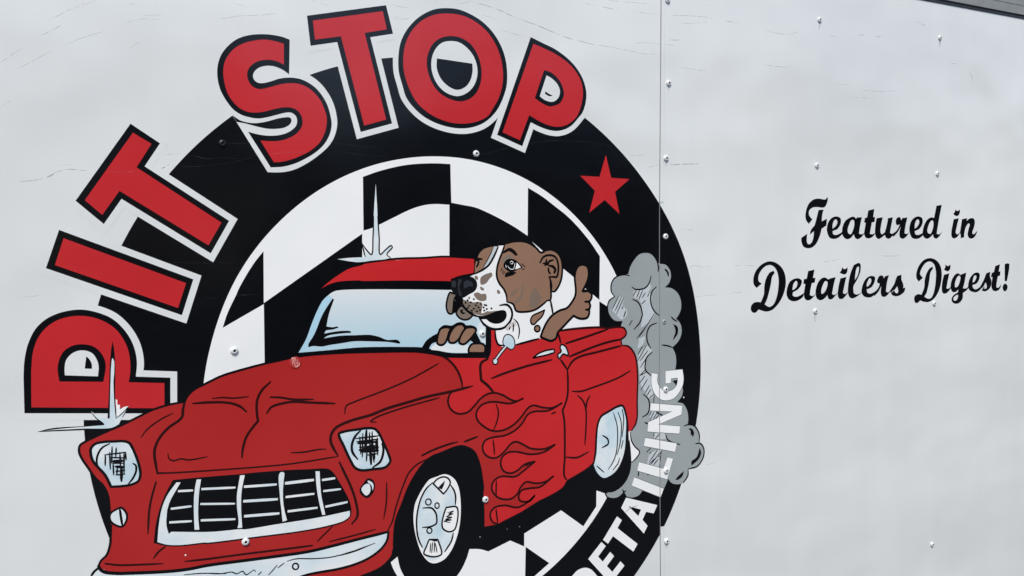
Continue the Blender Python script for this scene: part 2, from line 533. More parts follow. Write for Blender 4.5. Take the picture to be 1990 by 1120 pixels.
# ------------------------------------------------------------------ graphics on the trailer side, in wall millimetres
ART = """round_emblem/black_ring blk F 40.7,-231.2 43.6,-279 50.6,-326.4 61.4,-373 76,-418.5 94.3,-462.6 116.4,-505 142,-545.3 171.1,-583.3 203.4,-618.5 238.6,-650.8 276.5,-679.9 316.8,-705.6 359.2,-727.7 403.3,-746 448.9,-760.4 495.6,-770.8 542.9,-777 590.7,-779.1 638.5,-777.1 685.9,-770.8 732.5,-760.5 778.2,-746.2 822.3,-727.9 864.8,-705.8 905.1,-680.2 943.2,-651.3 979,-619.4 1012.1,-584.7 1041.9,-547.1 1067.8,-506.6 1089.7,-463.9 1107.9,-419.4 1122.3,-373.6 1132.8,-326.7 1139.2,-279.1 1141.3,-231.2 1139.5,-183.1 1134,-135.4 1124.9,-88 1111.4,-41.6 1093,3.1 1069.8,45.5 1042.8,85.4 1012.5,122.8 979.6,157.8 944,189.9 906,219.2 865.8,245.3 823.4,267.9 779.2,286.7 733.4,301.5 686.5,312.2 638.8,318.8 590.7,321.1 542.5,319.4 494.7,313.4 447.5,303.3 401.4,288.9 356.7,270.6 313.9,248.4 273.1,222.4 234.8,193 199.2,160.3 166.7,124.6 137.3,86.3 111.5,45.5 89.3,2.6 71.2,-42.1 57.2,-88.2 47.5,-135.4 42,-183.1|196.4,-231.2 197.8,-265.5 202.2,-299.7 209.5,-333.3 219.8,-366.2 232.9,-398 248.7,-428.6 267.2,-457.7 288.1,-485.1 311.3,-510.6 336.7,-533.9 364,-555 393,-573.6 423.6,-589.6 455.4,-602.9 488.3,-613.3 522,-620.9 556.2,-625.5 590.7,-627.1 625.2,-625.7 659.5,-621.2 693.2,-613.8 726.2,-603.5 758.2,-590.3 788.8,-574.2 817.8,-555.5 845.2,-534.5 870.8,-511.3 894.4,-486 915.7,-458.7 934.4,-429.6 950.2,-398.8 963.2,-366.7 973.3,-333.7 980.5,-299.9 984.8,-265.6 986,-231.2 984.3,-196.7 979.5,-162.6 971.8,-129 961.2,-96.3 947.6,-64.7 931.3,-34.5 912.3,-6 891,20.8 867.6,45.7 842.2,68.6 815,89.2 786.1,107.4 755.8,122.9 724.3,135.9 691.8,146.1 658.5,153.6 624.8,158.1 590.7,159.6 556.6,158.3 522.8,154.1 489.3,147.2 456.6,137.4 424.8,124.6 394.3,109.1 365.3,90.8 338,70 312.6,46.9 289.3,21.8 268.3,-5.4 250,-34.4 234.6,-65.1 221.9,-96.9 211.6,-129.6 203.6,-162.9 198.4,-196.8
round_emblem/white_field wvi F 196.4,-231.2 197.8,-265.5 202.2,-299.7 209.5,-333.3 219.8,-366.2 232.9,-398 248.7,-428.6 267.2,-457.7 288.1,-485.1 311.3,-510.6 336.7,-533.9 364,-555 393,-573.6 423.6,-589.6 455.4,-602.9 488.3,-613.3 522,-620.9 556.2,-625.5 590.7,-627.1 625.2,-625.7 659.5,-621.2 693.2,-613.8 726.2,-603.5 758.2,-590.3 788.8,-574.2 817.8,-555.5 845.2,-534.5 870.8,-511.3 894.4,-486 915.7,-458.7 934.4,-429.6 950.2,-398.8 963.2,-366.7 973.3,-333.7 980.5,-299.9 984.8,-265.6 986,-231.2 984.3,-196.7 979.5,-162.6 971.8,-129 961.2,-96.3 947.6,-64.7 931.3,-34.5 912.3,-6 891,20.8 867.6,45.7 842.2,68.6 815,89.2 786.1,107.4 755.8,122.9 724.3,135.9 691.8,146.1 658.5,153.6 624.8,158.1 590.7,159.6 556.6,158.3 522.8,154.1 489.3,147.2 456.6,137.4 424.8,124.6 394.3,109.1 365.3,90.8 338,70 312.6,46.9 289.3,21.8 268.3,-5.4 250,-34.4 234.6,-65.1 221.9,-96.9 211.6,-129.6 203.6,-162.9 198.4,-196.8
round_emblem/checker_patch blk F 229.2,-105.4c 290.1,-73c 292.1,7c 278.3,-9.8 264,-31.4 252.9,-51 251.3,-55 237,-83.6
round_emblem/checker_patch blk F 290.2,-71.4c 447.5,32.2c 446.8,-5.7c 512.8,-12.1c 623.7,-34.7c 619.9,-200.8c 292.1,-193.3c 288.7,-160.8c
round_emblem/checker_patch blk F 451.3,122.6c 481.9,133.3 526.5,143.8 572.4,147.8 604.3,147.6c 604.6,83.2c 604.4,83.1c 601,80.6c 600.6,79.6c 578,80.6 559.4,79.2 540.9,74.8 522.6,67.9 502.7,58.6 476.8,46.6c 462.7,40.7 450,37.1c
round_emblem/checker_patch blk F 601,80.6c 604.4,83.1c 627.4,79.3 648.7,75.6 672.2,67 698,55.5 726.3,41.1 750.5,26.5c 755,20.1c 767.4,8c 725.2,-11.3c 646.3,-27.3c 598.8,-8.7c
round_emblem/checker_patch blk F 753.1,110.9c 781.9,95.9 809.5,77.8 830,64 848.9,48.5 879.8,17.2 903.3,-12.6c 900.8,-93.3c 882.7,-79.7 870.3,-70.7 844.9,-49.1 823.1,-33.1 779.4,0.8 754.4,19.8c 750.5,26.1c
round_emblem/checker_patch blk F 900.7,-95.8c 942.3,-120c 965.7,-151.5c 899.8,-146.6c
round_emblem/checker_patch blk F 614.9,-461.9c 624.5,-509.8c 643.3,-513.4 661.2,-520.7c 704.4,-509.3c 732.3,-525.1c 732.8,-501.4c 735.2,-500.9c 810.3,-472.6c 857.9,-510.1c 887.2,-477.6c 888.2,-446.6c 908.5,-456.5c 937,-447c 891,-391.6c 736.3,-398.8c
round_emblem/checker_patch blk F 735.3,-526.1c 783.3,-564.8c 749.5,-584.1c 732.9,-581.7c
round_emblem/checker_patch blk F 412.2,-520c 429.9,-504.9c 485.1,-483c 497.4,-493.9c 521.8,-542c
round_emblem/white_sliver wvi F 493.7,-498.4c 481.8,-505.6c 486,-517.6 494.6,-534.8c 506.3,-537.2c 496.9,-514.5
star_decal red F 919.8,174.1c 931.1,132.6c 972.9,131.1c 939.4,106.9c 948.9,65.7c 915.8,91.3c 881.2,67.7c 894.3,108c 862.7,134.7c 905,133.8c
letter_p/white_border wht O -29.8,-204.9c -29.4,-175.4 -28.6,-147.6 -26,-126.9 -21.1,-109.2 -12,-91.6 0.7,-79.7 17.1,-72.2 34.8,-69.1 47.5,-69.7 64,-74.5 80.7,-83.3 93.4,-96.4 103.5,-113.1 109,-129.6 111,-147.4 109,-167.5c 154.5,-172.9c 152.8,-224.7c @9.2
letter_p/black_border blk F -29.8,-204.9c -29.4,-175.4 -28.6,-147.6 -26,-126.9 -21.1,-109.2 -12,-91.6 0.7,-79.7 17.1,-72.2 34.8,-69.1 47.5,-69.7 64,-74.5 80.7,-83.3 93.4,-96.4 103.5,-113.1 109,-129.6 111,-147.4 109,-167.5c 154.5,-172.9c 152.8,-224.7c|20,-158c 20,-148.8 22.2,-137.6 28.8,-129.5 36.6,-125.8 45.5,-125.8 54.3,-130 59.8,-139 62,-149.3 60.6,-162.9c
letter_p/red_face red F -21.4,-197.8c -20.3,-162.2 -19.3,-142.7 -16.8,-123.4 -11.3,-107 -2.2,-93.6 10.5,-83.8 24.4,-78.9 40.8,-77.6 57.4,-80.7 72.7,-88 85.4,-98.8 94.2,-112.5 100.3,-129 102.3,-146.7 101.8,-161.3 99.4,-174.6c 146.2,-180c 145.2,-216.4c|13.1,-165.9c 11.6,-148.1 14.2,-135.5 20.2,-124.7 30.5,-118.3 43.2,-117 55.9,-120.8 64.7,-129.3 70.1,-141.3 70.8,-151.5 67.1,-171.1c
letter_p/counter_patch blk F 47.1,-133.8c 50.8,-138.3 53.5,-145 53.5,-151.9c 44.6,-150.8c
letter_i/white_border wht O 20.2,40.3c 190.5,-32.3c 173.2,-83.7c 2.6,-11.2c @9.2
letter_i/black_border blk F 20.2,40.3c 190.5,-32.3c 173.2,-83.7c 2.6,-11.2c
letter_i/red_face red F 25.2,29c 180.4,-37.5c 168.2,-73c 13.5,-7.3c
letter_t/white_border wht O 114.3,188.4c 151.9,162.6c 130.5,129.4c 243.5,52.6c 215.9,5c 99.1,83.2c 75.4,48.1c 41.6,79.9c @9.2
letter_t/black_border blk F 114.3,188.4c 151.9,162.6c 130.5,129.4c 243.5,52.6c 215.9,5c 99.1,83.2c 75.4,48.1c 41.6,79.9c
letter_t/red_face red F 116.9,176c 140.7,161.5c 119.9,127.7c 232.4,50c 213.1,16.8c 96.9,94.2c 73.9,60.7c 53,80.8c
letter_s/white_border wht F 337.5,262.4c 350.4,273.6c 367.3,278.6c 370,276.4c 379.2,271.1 390.2,261.7 401.3,246.5 407.5,232.6 411.1,216.8 411.8,204.7 408.3,188.4 399.6,172 384.4,157 366.2,143.6 346.7,132.7 330.7,127.5 315,125.8 301.9,125.9c 258.5,199c 252.7,208.5c 260.3,222.3c
letter_s/black_border blk F 341,327.3c 338.6,275c 330.2,280.5 322.5,283.7 314.8,285.4 305.6,285.2 296.3,282.6 288.6,277.1 284.7,269.9 285.9,263.1 291.1,258.9 297.9,258.6 309.5,261.8 325.1,267.7 340.8,270.2 355,269.3 367.7,264.7 380.3,256.2 391.3,242.7 397.5,230.3 401.2,216.2 402.8,204.2 400.1,189.6 391.4,173.2 378,159.9 361.5,149 342.1,139.6 324.7,134.7 306.7,133.1c 274.8,185.3c 286.1,182.5 298.2,180.8 312,181 326.1,183.7 338.9,189.8 347,198 348.8,206 346.6,212.9 339.7,217.2 330.2,216.3 319.2,212.9 303.6,208.1 289.8,205.5 277.7,206.6 265.8,209.7 255.6,216 247.1,226 238.7,240.5 235.1,251.6 233.4,266.5 235,281.6 240.1,295.6 249.3,308.4 263,320.3 278.1,327.1 296.3,331 314.7,331.9 330.1,330.4
letter_s/red_face red F 332.1,320.3c 331.2,288.7c 322.8,292.3 313.5,294.1 304.3,293.7 293.6,291 284.3,285.1 278.3,277.7 276.3,270 277.8,260.9 283.3,252.9 292.3,249.5 299.9,250.6 312.3,254.6 326.4,259.3 342.2,262 354.8,261.4 365.9,257.5 376.9,249.6 386.3,238.4 390.9,228.3 394.7,215.9 395.2,207 391.9,190.8 383.3,174.5 369.9,162 353.6,152.6 334.4,144.9 321.7,141.8 311.6,141c 292.6,172.8c 304.1,172.5 319.6,173.5 333.8,177.8 346.6,185.4 354.9,195.3 357.1,204.9 354.6,215 347.7,222.4 338.3,224.9 327.3,224.3 314.8,221.1 299.3,216.3 287,214.1 275,214.6 264.6,218.8 254.5,228 246.8,241.1 243.2,255.2 242,270.2 244.1,283.9 250.4,296.5 261.1,308.1 274.7,316.2 289.9,321.2 305.2,323.8 319,322.8
letter_s/counter_patch blk F 253.4,208c 264.1,201.3 274.5,198.8 286.5,198.4 301.9,201.5 317.5,206.6 330,209.5 338.2,209.6 340.3,205.5 337.2,199.1 328.8,193.9 317,191.5 303.1,191.1 286.4,193.8 271.4,197.1 258.8,198.7c
letter_t#2/white_border wht O 368.6,366.4c 497.3,397.5c 508.1,353.4c 469.5,343.9c 502.7,209.6c 449.5,193.3c 415.2,331c 372.9,321.1c @9.2
letter_t#2/black_border blk F 368.6,366.4c 497.3,397.5c 508.1,353.4c 469.5,343.9c 502.7,209.6c 449.5,193.3c 415.2,331c 372.9,321.1c
letter_t#2/red_face red F 377.7,360.1c 491.5,387.3c 497.7,359.3c 460.3,349.7c 492.8,215.3c 455.6,203.7c 421.3,340.6c 380.1,331.2c
letter_o/white_border wht O 602.4,405.1 625.1,405.7 648,400.1 669.2,390.4 688.7,375 704.2,353.8 712.8,331.7 715.7,309 713.8,284 702.6,255.7 690.1,237.3 669.8,220.3 648.1,211.3 626.7,207.9 603.8,209 579.6,214.5 557.6,224.3 539.8,238.4 527.5,254.3 522.2,271.5 516.5,292.7 516.2,315.8 520.3,339.4 529.7,358.6 544.6,376.8 561.3,390.3 581.8,400.7 @9.2
letter_o/black_border blk F 602.4,405.1 625.1,405.7 648,400.1 669.2,390.4 688.7,375 704.2,353.8 712.8,331.7 715.7,309 713.8,284 702.6,255.7 690.1,237.3 669.8,220.3 648.1,211.3 626.7,207.9 603.8,209 579.6,214.5 557.6,224.3 539.8,238.4 527.5,254.3 522.2,271.5 516.5,292.7 516.2,315.8 520.3,339.4 529.7,358.6 544.6,376.8 561.3,390.3 581.8,400.7|610.5,351.9 625.7,351 640.9,342.5 652.2,329.8 658.1,312.9 657.7,297.3 651.1,281.1 639.2,269 623.6,261.9 612.2,261.9 597.2,266.9 584.4,277.8 576.4,292.5 573.6,309.2 576.2,324.6 584,338.8 595.4,348.1
letter_o/red_face red F 610.7,397.1 634.4,396 657.5,388.2 678.7,374 694.2,354.6 703.7,332.6 707.6,308.3 705.7,285.2 698.2,263.5 686.8,245.1 677.4,232.3 662,223.4 644.3,218.1 625,215.8 605.9,216.8 583.5,222.4 563.3,232.3 547.2,245.6 536.7,261.6 529.5,278.7 524.9,296.7 524.7,316.6 528.3,336.8 536.9,356 549.9,372.3 566.7,385.1 587.2,393.6|612.6,360.3 629.7,358.6 645,351.5 656.3,338.8 663.8,322.1 666.3,304.9 664,287.3 656.7,271.1 644.8,259.8 629.2,253.6 615.8,253.6 598.9,258.4 584.1,267.6 573.3,282.1 567.3,298.5 565.8,315.2 569.9,330.8 578.6,345.1 593.7,355.9
letter_o/counter_patch blk F 584.1,320.9c 649,317.9c 649.4,307 645.5,291.1 635.5,278.2 620.1,271.9 605,276 590.2,288.5 583.5,304.9
letter_p#2/white_border wht O 764,373.9c 787,366.3 814.6,357.2 840.4,343.1 859.9,326.3 872.9,306.9 878.8,285 876.7,266.2 869.7,249.1 861.7,240.1 848.1,226.3 834.8,218.2 817.2,213.3 800,213.7 780.8,218.2 761,225.6c 743,183c 693.8,200.4c @9.2
letter_p#2/black_border blk F 764,373.9c 787,366.3 814.6,357.2 840.4,343.1 859.9,326.3 872.9,306.9 878.8,285 876.7,266.2 869.7,249.1 861.7,240.1 848.1,226.3 834.8,218.2 817.2,213.3 800,213.7 780.8,218.2 761,225.6c 743,183c 693.8,200.4c|795,310c 807.1,304.6 817.7,295.4 822.3,284.7 819.5,273.5 810.7,265.6 800.9,264 789.3,266.9 780.2,272.3c
letter_p#2/red_face red F 769,362.8c 791,356.8 816.6,348.2 840.3,335.7 857.6,320.6 868.4,302.9 871.4,284.5 867.7,263.8 858.4,242.8 848.2,232.8 834.9,224.7 817.4,220.6 800.1,221.6 781,227.3 758.1,237.7c 738.5,193.2c 704.4,205.3c|790.3,319c 805.2,315.4 820.1,304.7 828.5,290.7 830.4,277.9 823.6,264.6 812.7,258.4 799.7,255.8 784.9,260.3 770.2,268.3c
letter_p#2/counter_patch blk F 792.1,281.6c 799.1,277.9 807,275.4c 800.1,273.6 790.9,277.4c
exhaust_smoke/cloud gry F 967.3,-47c 972.3,-33.4 982.2,-20 994.4,-10.4 1006.7,-8.3 1018.9,-9.9 1028.7,-17 1035.5,-27.5c 1043.5,-29.7 1056,-31.9 1066,-41.8 1068.9,-53.9 1064.4,-66.8 1054.1,-75.5c 1070.6,-78.1 1085.8,-88.8 1092.8,-103.3 1093.1,-117.5 1087.8,-129.4 1080,-138.1c 1087.6,-143.6 1093.4,-155.1 1092.9,-169.3 1084.5,-183 1070.3,-193.2c 1077.8,-206.9 1079.6,-221.3 1077.4,-237.3c 1091.1,-267.1c 1095.6,-279.8 1092.1,-291.7 1080.3,-301.8c 1095.8,-306.4 1106,-321.8 1108.4,-338.3 1107,-347.8c 1118.8,-351.2 1131.9,-363.1 1136.5,-376.1 1135.6,-388.5c 1144.8,-393.8 1147.4,-406.7 1143.2,-422.8 1128.3,-435.4 1106.7,-438.3c 1105.7,-451 1096.4,-462.1 1080.8,-464.3 1065.4,-459.6 1056.5,-450.1c 1046.1,-468c 994.9,-463.3c 984.9,-471.8 967.8,-473.2 955.8,-468.4 948.7,-461.3c 936.7,-467.4 924.8,-467.5 913.1,-462.8 908.5,-456.2c 929.7,-455.5 949,-446.5 961.2,-432.4 966.3,-415.3 968.9,-405.7c 981.2,-397.3 988.7,-388.3 979,-379.1 971.8,-372.3 969.2,-358 967.9,-346c 977.3,-335.2c 975.3,-309.2c 975.9,-269.6c 974.5,-201.3c 950.8,-183.9c 941.7,-159.8c 952.8,-135.2c 935,-133.2 923.5,-121.9 919.7,-110.2 919.2,-102.4c 926.3,-92.1 934.6,-88.6c 928.8,-82.5 926.7,-70.9 931.6,-57.5 943.5,-50.2 957.8,-48.2
exhaust_smoke/pale_patch lgr F 1016.9,-64.2c 1020.4,-74.3 1014.1,-83.9 1021.4,-90.2 1020.5,-106 1030.1,-125.4c 1017,-140.7c 994.7,-150.3c 998.7,-129.8 997.8,-108 995.9,-102.9 988.3,-94.7c 981,-92.5c 978.8,-80.6 998.3,-77.4 1011.9,-71
exhaust_smoke/pale_patch lgr F 1007.7,-184.8c 1021.2,-193.7 1006.6,-209.6 1004.5,-231.3 1016.7,-244.3 1017.7,-260.4c 1023.6,-285c 1012.3,-287.9 1002.7,-273 993.1,-260.2 990.9,-242.1 986.5,-210.1c 991.6,-198.6
exhaust_smoke/pale_patch lgr F 944.1,-88c 955.9,-91.4 953.3,-104.9 962.7,-115.1 962.5,-124.9 950.5,-132.1 937.6,-121.7 929.5,-112.5
exhaust_smoke/pale_patch lgr F 1015.7,-311.5c 1044.4,-321.5 1036.6,-333.8 1020.4,-331c 1013.1,-323.2
exhaust_smoke/pale_patch lgr F 1022.5,-355.4c 1048.9,-359.5 1052.5,-371.1c 1024.9,-368.4c
exhaust_smoke/pale_patch lgr F 1012,-393.4c 1040.9,-391 1034.1,-423.6c 1005.5,-413.6c
exhaust_smoke/pale_patch lgr F 990.8,-170.8c 1004.3,-167.7 999.1,-183.3 986.8,-190.3c
exhaust_smoke/ink_line ink L 1020.8,-52.5 1016.9,-64.2 1008.1,-73.8 993.4,-77.2 981.3,-75.8 975.3,-71.7 @3.02,0.6,0.6
exhaust_smoke/ink_line ink L 1032.9,-73.7 1022.8,-82.3 1018.9,-96 1021.2,-110 1029.7,-122.4 1040.8,-130 @3.05,0.6,0.6
exhaust_smoke/ink_line ink L 976.2,-95.2 988.2,-100.6 995.8,-111.8 998.8,-126.8 998.3,-127.8 992.5,-140.3 978.9,-152.7 @3.02,0.6,0.6
exhaust_smoke/ink_line ink L 970.1,-50.4 957.8,-48.1 943.5,-50.2 932.8,-56.6 927.2,-68.9 928.9,-80.6 935.3,-88.2 @2.93,0.6,0.6
exhaust_smoke/ink_line ink L 935.3,-88.2 922.8,-95.8 919.1,-105.3 919.6,-118.8 922.2,-128.6 @2.92,0.6,0.6
exhaust_smoke/ink_line ink L 1036,-26.1 1038.4,-35.1 1037.8,-45 @3.07,0.6,0.6
exhaust_smoke/ink_line ink L 1068.5,-133.4 1074.8,-138.8 1082.5,-143.1 @3.14,0.6,0.6
exhaust_smoke/ink_line ink L 1033.1,-143.2 1016.9,-148.6 1009.3,-162.1 1010.3,-178.1 1018.7,-192.6 @3.05,0.6,0.6
exhaust_smoke/ink_line ink L 1045,-186.8 1058.9,-189.4 1070.3,-193.2 @3.10,0.6,0.6
exhaust_smoke/ink_line ink L 1021.1,-198.7 1008.6,-207.8 1004.7,-219.4 1004.5,-231.3 1017.9,-244.4 @3.05,0.6,0.6
exhaust_smoke/ink_line ink L 998.9,-278.2 1009.9,-287.7 1013.4,-300 1009.5,-315.6 995.8,-322.2 @3.08,0.6,0.6
exhaust_smoke/ink_line ink L 1097.8,-350.9 1108.3,-349 1124,-353.9 1134.5,-367.6 1136.5,-378.2 1135.6,-388.5 @3.22,0.6,0.6
exhaust_smoke/ink_line ink L 1126.3,-389.4 1139.5,-391.1 1147.4,-402.5 1145.9,-419 1131,-434.8 1106.7,-437.7 @3.25,0.6,0.6
exhaust_smoke/ink_line ink L 1106.7,-438.3 1105.7,-451 1093.8,-463.7 @3.21,0.6,0.6
exhaust_smoke/ink_line ink L 1051.4,-361.9 1056.3,-372.6 1069,-380.3 1087,-386.2 @3.14,0.6,0.6
exhaust_smoke/ink_line ink L 1001.8,-333 1009.2,-336.4 @3.05,0.6,0.6
exhaust_smoke/ink_line ink L 947.6,-455.2 951.1,-462.7 954.6,-467.2 @3.00,0.6,0.6
exhaust_smoke/ink_line ink L 954.8,-458.3 947.5,-462.1 @3.01,0.6,0.6
exhaust_smoke/ink_line ink L 986.1,-425.6 984.3,-434.7 @3.04,0.6,0.6
exhaust_smoke/ink_line ink L 907.3,-455.1 911.9,-464.6 @2.95,0.6,0.6
exhaust_smoke/ink_line ink L 1005.3,-431.7 1008.9,-435.6 @3.08,0.6,0.6
exhaust_smoke/ink_line ink L 1054.6,-40.5 1060.3,-45.7 1062.8,-53.8 @4.23,0.6,0.6
exhaust_smoke/ink_line ink F 1072.7,-147.4c 1083.6,-153.5 1084.2,-166.8 1072.2,-179.8c 1074.4,-172.2 1078.3,-164.4 1077.2,-156.2
exhaust_smoke/ink_line ink F 1107.7,-357.2c 1116.1,-357.6 1122.6,-366.2 1120.6,-375.3c 1114.6,-369.4 1113.4,-362
exhaust_smoke/ink_line ink F 1136.8,-398.6c 1140.4,-410 1133.8,-421.6 1115.1,-432.6c 1115.8,-423.4 1128.6,-416.7
exhaust_smoke/ink_line ink F 1096.7,-439.8c 1091.3,-451 1078.3,-455.7 1074.5,-453.7c 1083.6,-446.8
exhaust_smoke/hatching ink L 945.3,-87.1 929.5,-111.6 @1.86,0.6,0.6
exhaust_smoke/hatching ink L 951.1,-89.2 935.3,-115.7 @1.88,0.6,0.6
exhaust_smoke/hatching ink L 956.4,-90.4 938.8,-121.7 @1.87,0.6,0.6
exhaust_smoke/hatching ink L 954.4,-107.9 950.8,-112.6 @1.88,0.6,0.6
exhaust_smoke/hatching ink L 960.2,-117.9 955.3,-128.4 @1.89,0.6,0.6
exhaust_smoke/hatching ink L 986.1,-77.9 978.2,-88.4 @1.92,0.6,0.6
exhaust_smoke/hatching ink L 993.4,-78.2 985.9,-92.7 @1.91,0.6,0.6
exhaust_smoke/hatching ink L 1000.7,-78.5 990.7,-96.8 @1.92,0.6,0.6
exhaust_smoke/hatching ink L 1006.8,-83.7 999.3,-93.2 @1.92,0.6,0.6
exhaust_smoke/hatching ink L 1006.5,-98.5 997.9,-105 @1.92,0.6,0.6
exhaust_smoke/hatching ink L 1015.3,-86 1011.6,-91.8 @1.92,0.6,0.6
exhaust_smoke/hatching ink L 1028.4,-124.4 990.8,-167.9 @1.92,0.6,0.6
exhaust_smoke/hatching ink L 1010.8,-145.3 985.2,-170.1 @1.92,0.6,0.6
exhaust_smoke/hatching ink L 999.1,-185.2 987.9,-200.3 @1.92,0.6,0.6
exhaust_smoke/hatching ink L 1007.7,-184.8 986.5,-213 @1.93,0.6,0.6
exhaust_smoke/hatching ink L 1011.3,-195 991.8,-213.4 @1.93,0.6,0.6
exhaust_smoke/hatching ink L 1008.6,-207.8 992.4,-226.4 @1.92,0.6,0.6
exhaust_smoke/hatching ink L 1004.5,-231.3 990.9,-242.1 @1.93,0.6,0.6
exhaust_smoke/hatching ink L 1008.2,-235.6 993.4,-241.3 @1.93,0.6,0.6
exhaust_smoke/hatching ink L 1003.1,-243.2 989.5,-256.9 @1.92,0.6,0.6
exhaust_smoke/hatching ink L 1009.2,-249.7 992.9,-270.1 @1.93,0.6,0.6
exhaust_smoke/hatching ink L 1014,-262.1 1002.6,-277 @1.94,0.6,0.6
exhaust_smoke/hatching ink L 1016.8,-270.3 1007.5,-281.5 @1.94,0.6,0.6
exhaust_smoke/hatching ink L 1022.4,-280.9 1013.6,-287 @1.96,0.6,0.6
exhaust_smoke/hatching ink L 1024.9,-281.1 1023.4,-297 @1.96,0.6,0.6
exhaust_smoke/hatching ink L 975.6,-134.5 967,-144.8 @1.90,0.6,0.6
exhaust_smoke/hatching ink L 960.2,-116 955.3,-127.5 @1.89,0.6,0.6
exhaust_smoke/hatching ink L 1018.2,-312.7 1013.1,-321.2 @1.96,0.6,0.6
exhaust_smoke/hatching ink L 1024.4,-314.4 1014.2,-329.3 @1.96,0.6,0.6
exhaust_smoke/hatching ink L 1031.9,-317.2 1020.4,-330 @1.96,0.6,0.6
exhaust_smoke/hatching ink L 1037.3,-320.2 1025.4,-329.6 @1.97,0.6,0.6
exhaust_smoke/hatching ink L 1038.8,-357.3 1026.1,-367.9 @1.97,0.6,0.6
exhaust_smoke/hatching ink L 1023.8,-355.6 1022.4,-362.4 @1.98,0.6,0.6
exhaust_smoke/hatching ink L 1016.4,-382.8 1004.6,-391.4 @1.95,0.6,0.6
exhaust_smoke/hatching ink L 1033.4,-388 1010.5,-411.3 @1.96,0.6,0.6
exhaust_smoke/hatching ink L 1038.3,-394.7 1014.2,-416.8 @1.96,0.6,0.6
exhaust_smoke/hatching ink L 1043.4,-391.3 1033.1,-404.2 @1.98,0.6,0.6
exhaust_smoke/hatching ink L 1025.6,-405.2 1010.5,-415.3 @1.95,0.6,0.6
exhaust_smoke/hatching ink L 1033.1,-408.2 1020.4,-418.6 @1.97,0.6,0.6
exhaust_smoke/hatching ink L 1040.8,-395 1034.6,-424.6 @1.98,0.6,0.6
exhaust_smoke/hatching ink L 1015.8,-391.8 1012,-395.4 @1.96,0.6,0.6
exhaust_smoke/ink_line ink L 1029.4,-315.9 1044.3,-323.6 @3.95,0.6,0.6
letter_d wvi F 825.7,-603.2c 833.7,-596.7 843.9,-589.8 859.9,-588.2 873.6,-594.2 887.2,-609.6 891.7,-616.4c
letter_e wvi F 897.6,-546.5c 907.5,-556.1c 889.7,-572.9c 899.8,-584.2c 917.2,-569.1c 925.8,-578.7c 909.2,-594.7c 921.3,-608.1c 940.6,-591.4c 949.4,-601.7c 925.8,-622.3c 906.9,-618.5c 867.5,-573.2c
letter_t#3 wvi F 933.7,-504.2c 945,-513c 934.5,-526.7c 981.1,-565.5c 970.6,-578.4c 924.1,-540.2c 912.3,-552.5c 901.2,-543.2c
letter_a wvi F 955.3,-471.6c 1029.3,-497.7c 1020.3,-512.5c 1002.2,-506.5c 993.3,-520.7c 1005.2,-534.2c 996.1,-547.8c 943.5,-489.6c|960.3,-488.7c 990.2,-500.1c 983.6,-511.7c
letter_i#2/keyline key C 975.2,-435.4c 1045.4,-467.9c 1037.5,-483.4c 968.7,-450.4c @1.99,0.6,0.6
letter_i#2 wvi F 975.2,-435.4c 1045.4,-467.9c 1037.5,-483.4c 968.7,-450.4c
letter_l/keyline key C 987.1,-407.7c 1045.4,-428.6c 1055.4,-407.1c 1069.1,-412c 1054,-450.8c 982,-423.4c @2.00,0.6,0.6
letter_l wvi F 987.1,-407.7c 1045.4,-428.6c 1055.4,-407.1c 1069.1,-412c 1054,-450.8c 982,-423.4c
letter_i#3/keyline key C 1002.6,-362.5c 1078.8,-383.1c 1073.9,-398.9c 998.2,-377.9c @2.01,0.6,0.6
letter_i#3 wvi F 1002.6,-362.5c 1078.8,-383.1c 1073.9,-398.9c 998.2,-377.9c
letter_n/keyline key C 1016.7,-297.1c 1093.2,-310c 1091.1,-327.2c 1032.8,-340.5c 1087.5,-350.1c 1085.2,-364.4c 1007.7,-351.3c 1009.7,-333.4c 1068.6,-318.6c 1014.5,-311.3c @2.02,0.6,0.6
letter_n wvi F 1016.7,-297.1c 1093.2,-310c 1091.1,-327.2c 1032.8,-340.5c 1087.5,-350.1c 1085.2,-364.4c 1007.7,-351.3c 1009.7,-333.4c 1068.6,-318.6c 1014.5,-311.3c
letter_g/keyline key C 1019.3,-238.6c 1034.2,-242.2c 1032.7,-255.8 1037.6,-267.2 1047.6,-275.2 1060.2,-278 1073,-274.6 1080.8,-266.1 1083,-254.1c 1066.4,-253.7c 1065.5,-262.3c 1052.8,-262.2c 1052.6,-237.9c 1094.6,-238.4c 1097.3,-255.3 1095,-269.5 1085.8,-282.9 1072.8,-292.9 1054.9,-295.6 1039.8,-291.6 1027.4,-281.4 1020.1,-266.6 1018.3,-252.5 @1.98,0.6,0.6
letter_g wvi F 1019.3,-238.6c 1034.2,-242.2c 1032.7,-255.8 1037.6,-267.2 1047.6,-275.2 1060.2,-278 1073,-274.6 1080.8,-266.1 1083,-254.1c 1066.4,-253.7c 1065.5,-262.3c 1052.8,-262.2c 1052.6,-237.9c 1094.6,-238.4c 1097.3,-255.3 1095,-269.5 1085.8,-282.9 1072.8,-292.9 1054.9,-295.6 1039.8,-291.6 1027.4,-281.4 1020.1,-266.6 1018.3,-252.5
letter_g/counter_patch ink F 1069.4,-258.6c 1083,-257.8c 1079.5,-269.7c 1074.4,-263.5
letter_a/scuff scu L 954.1,-498.9 965.1,-493.1 982.2,-491.4 @1.65,0.6,0.6
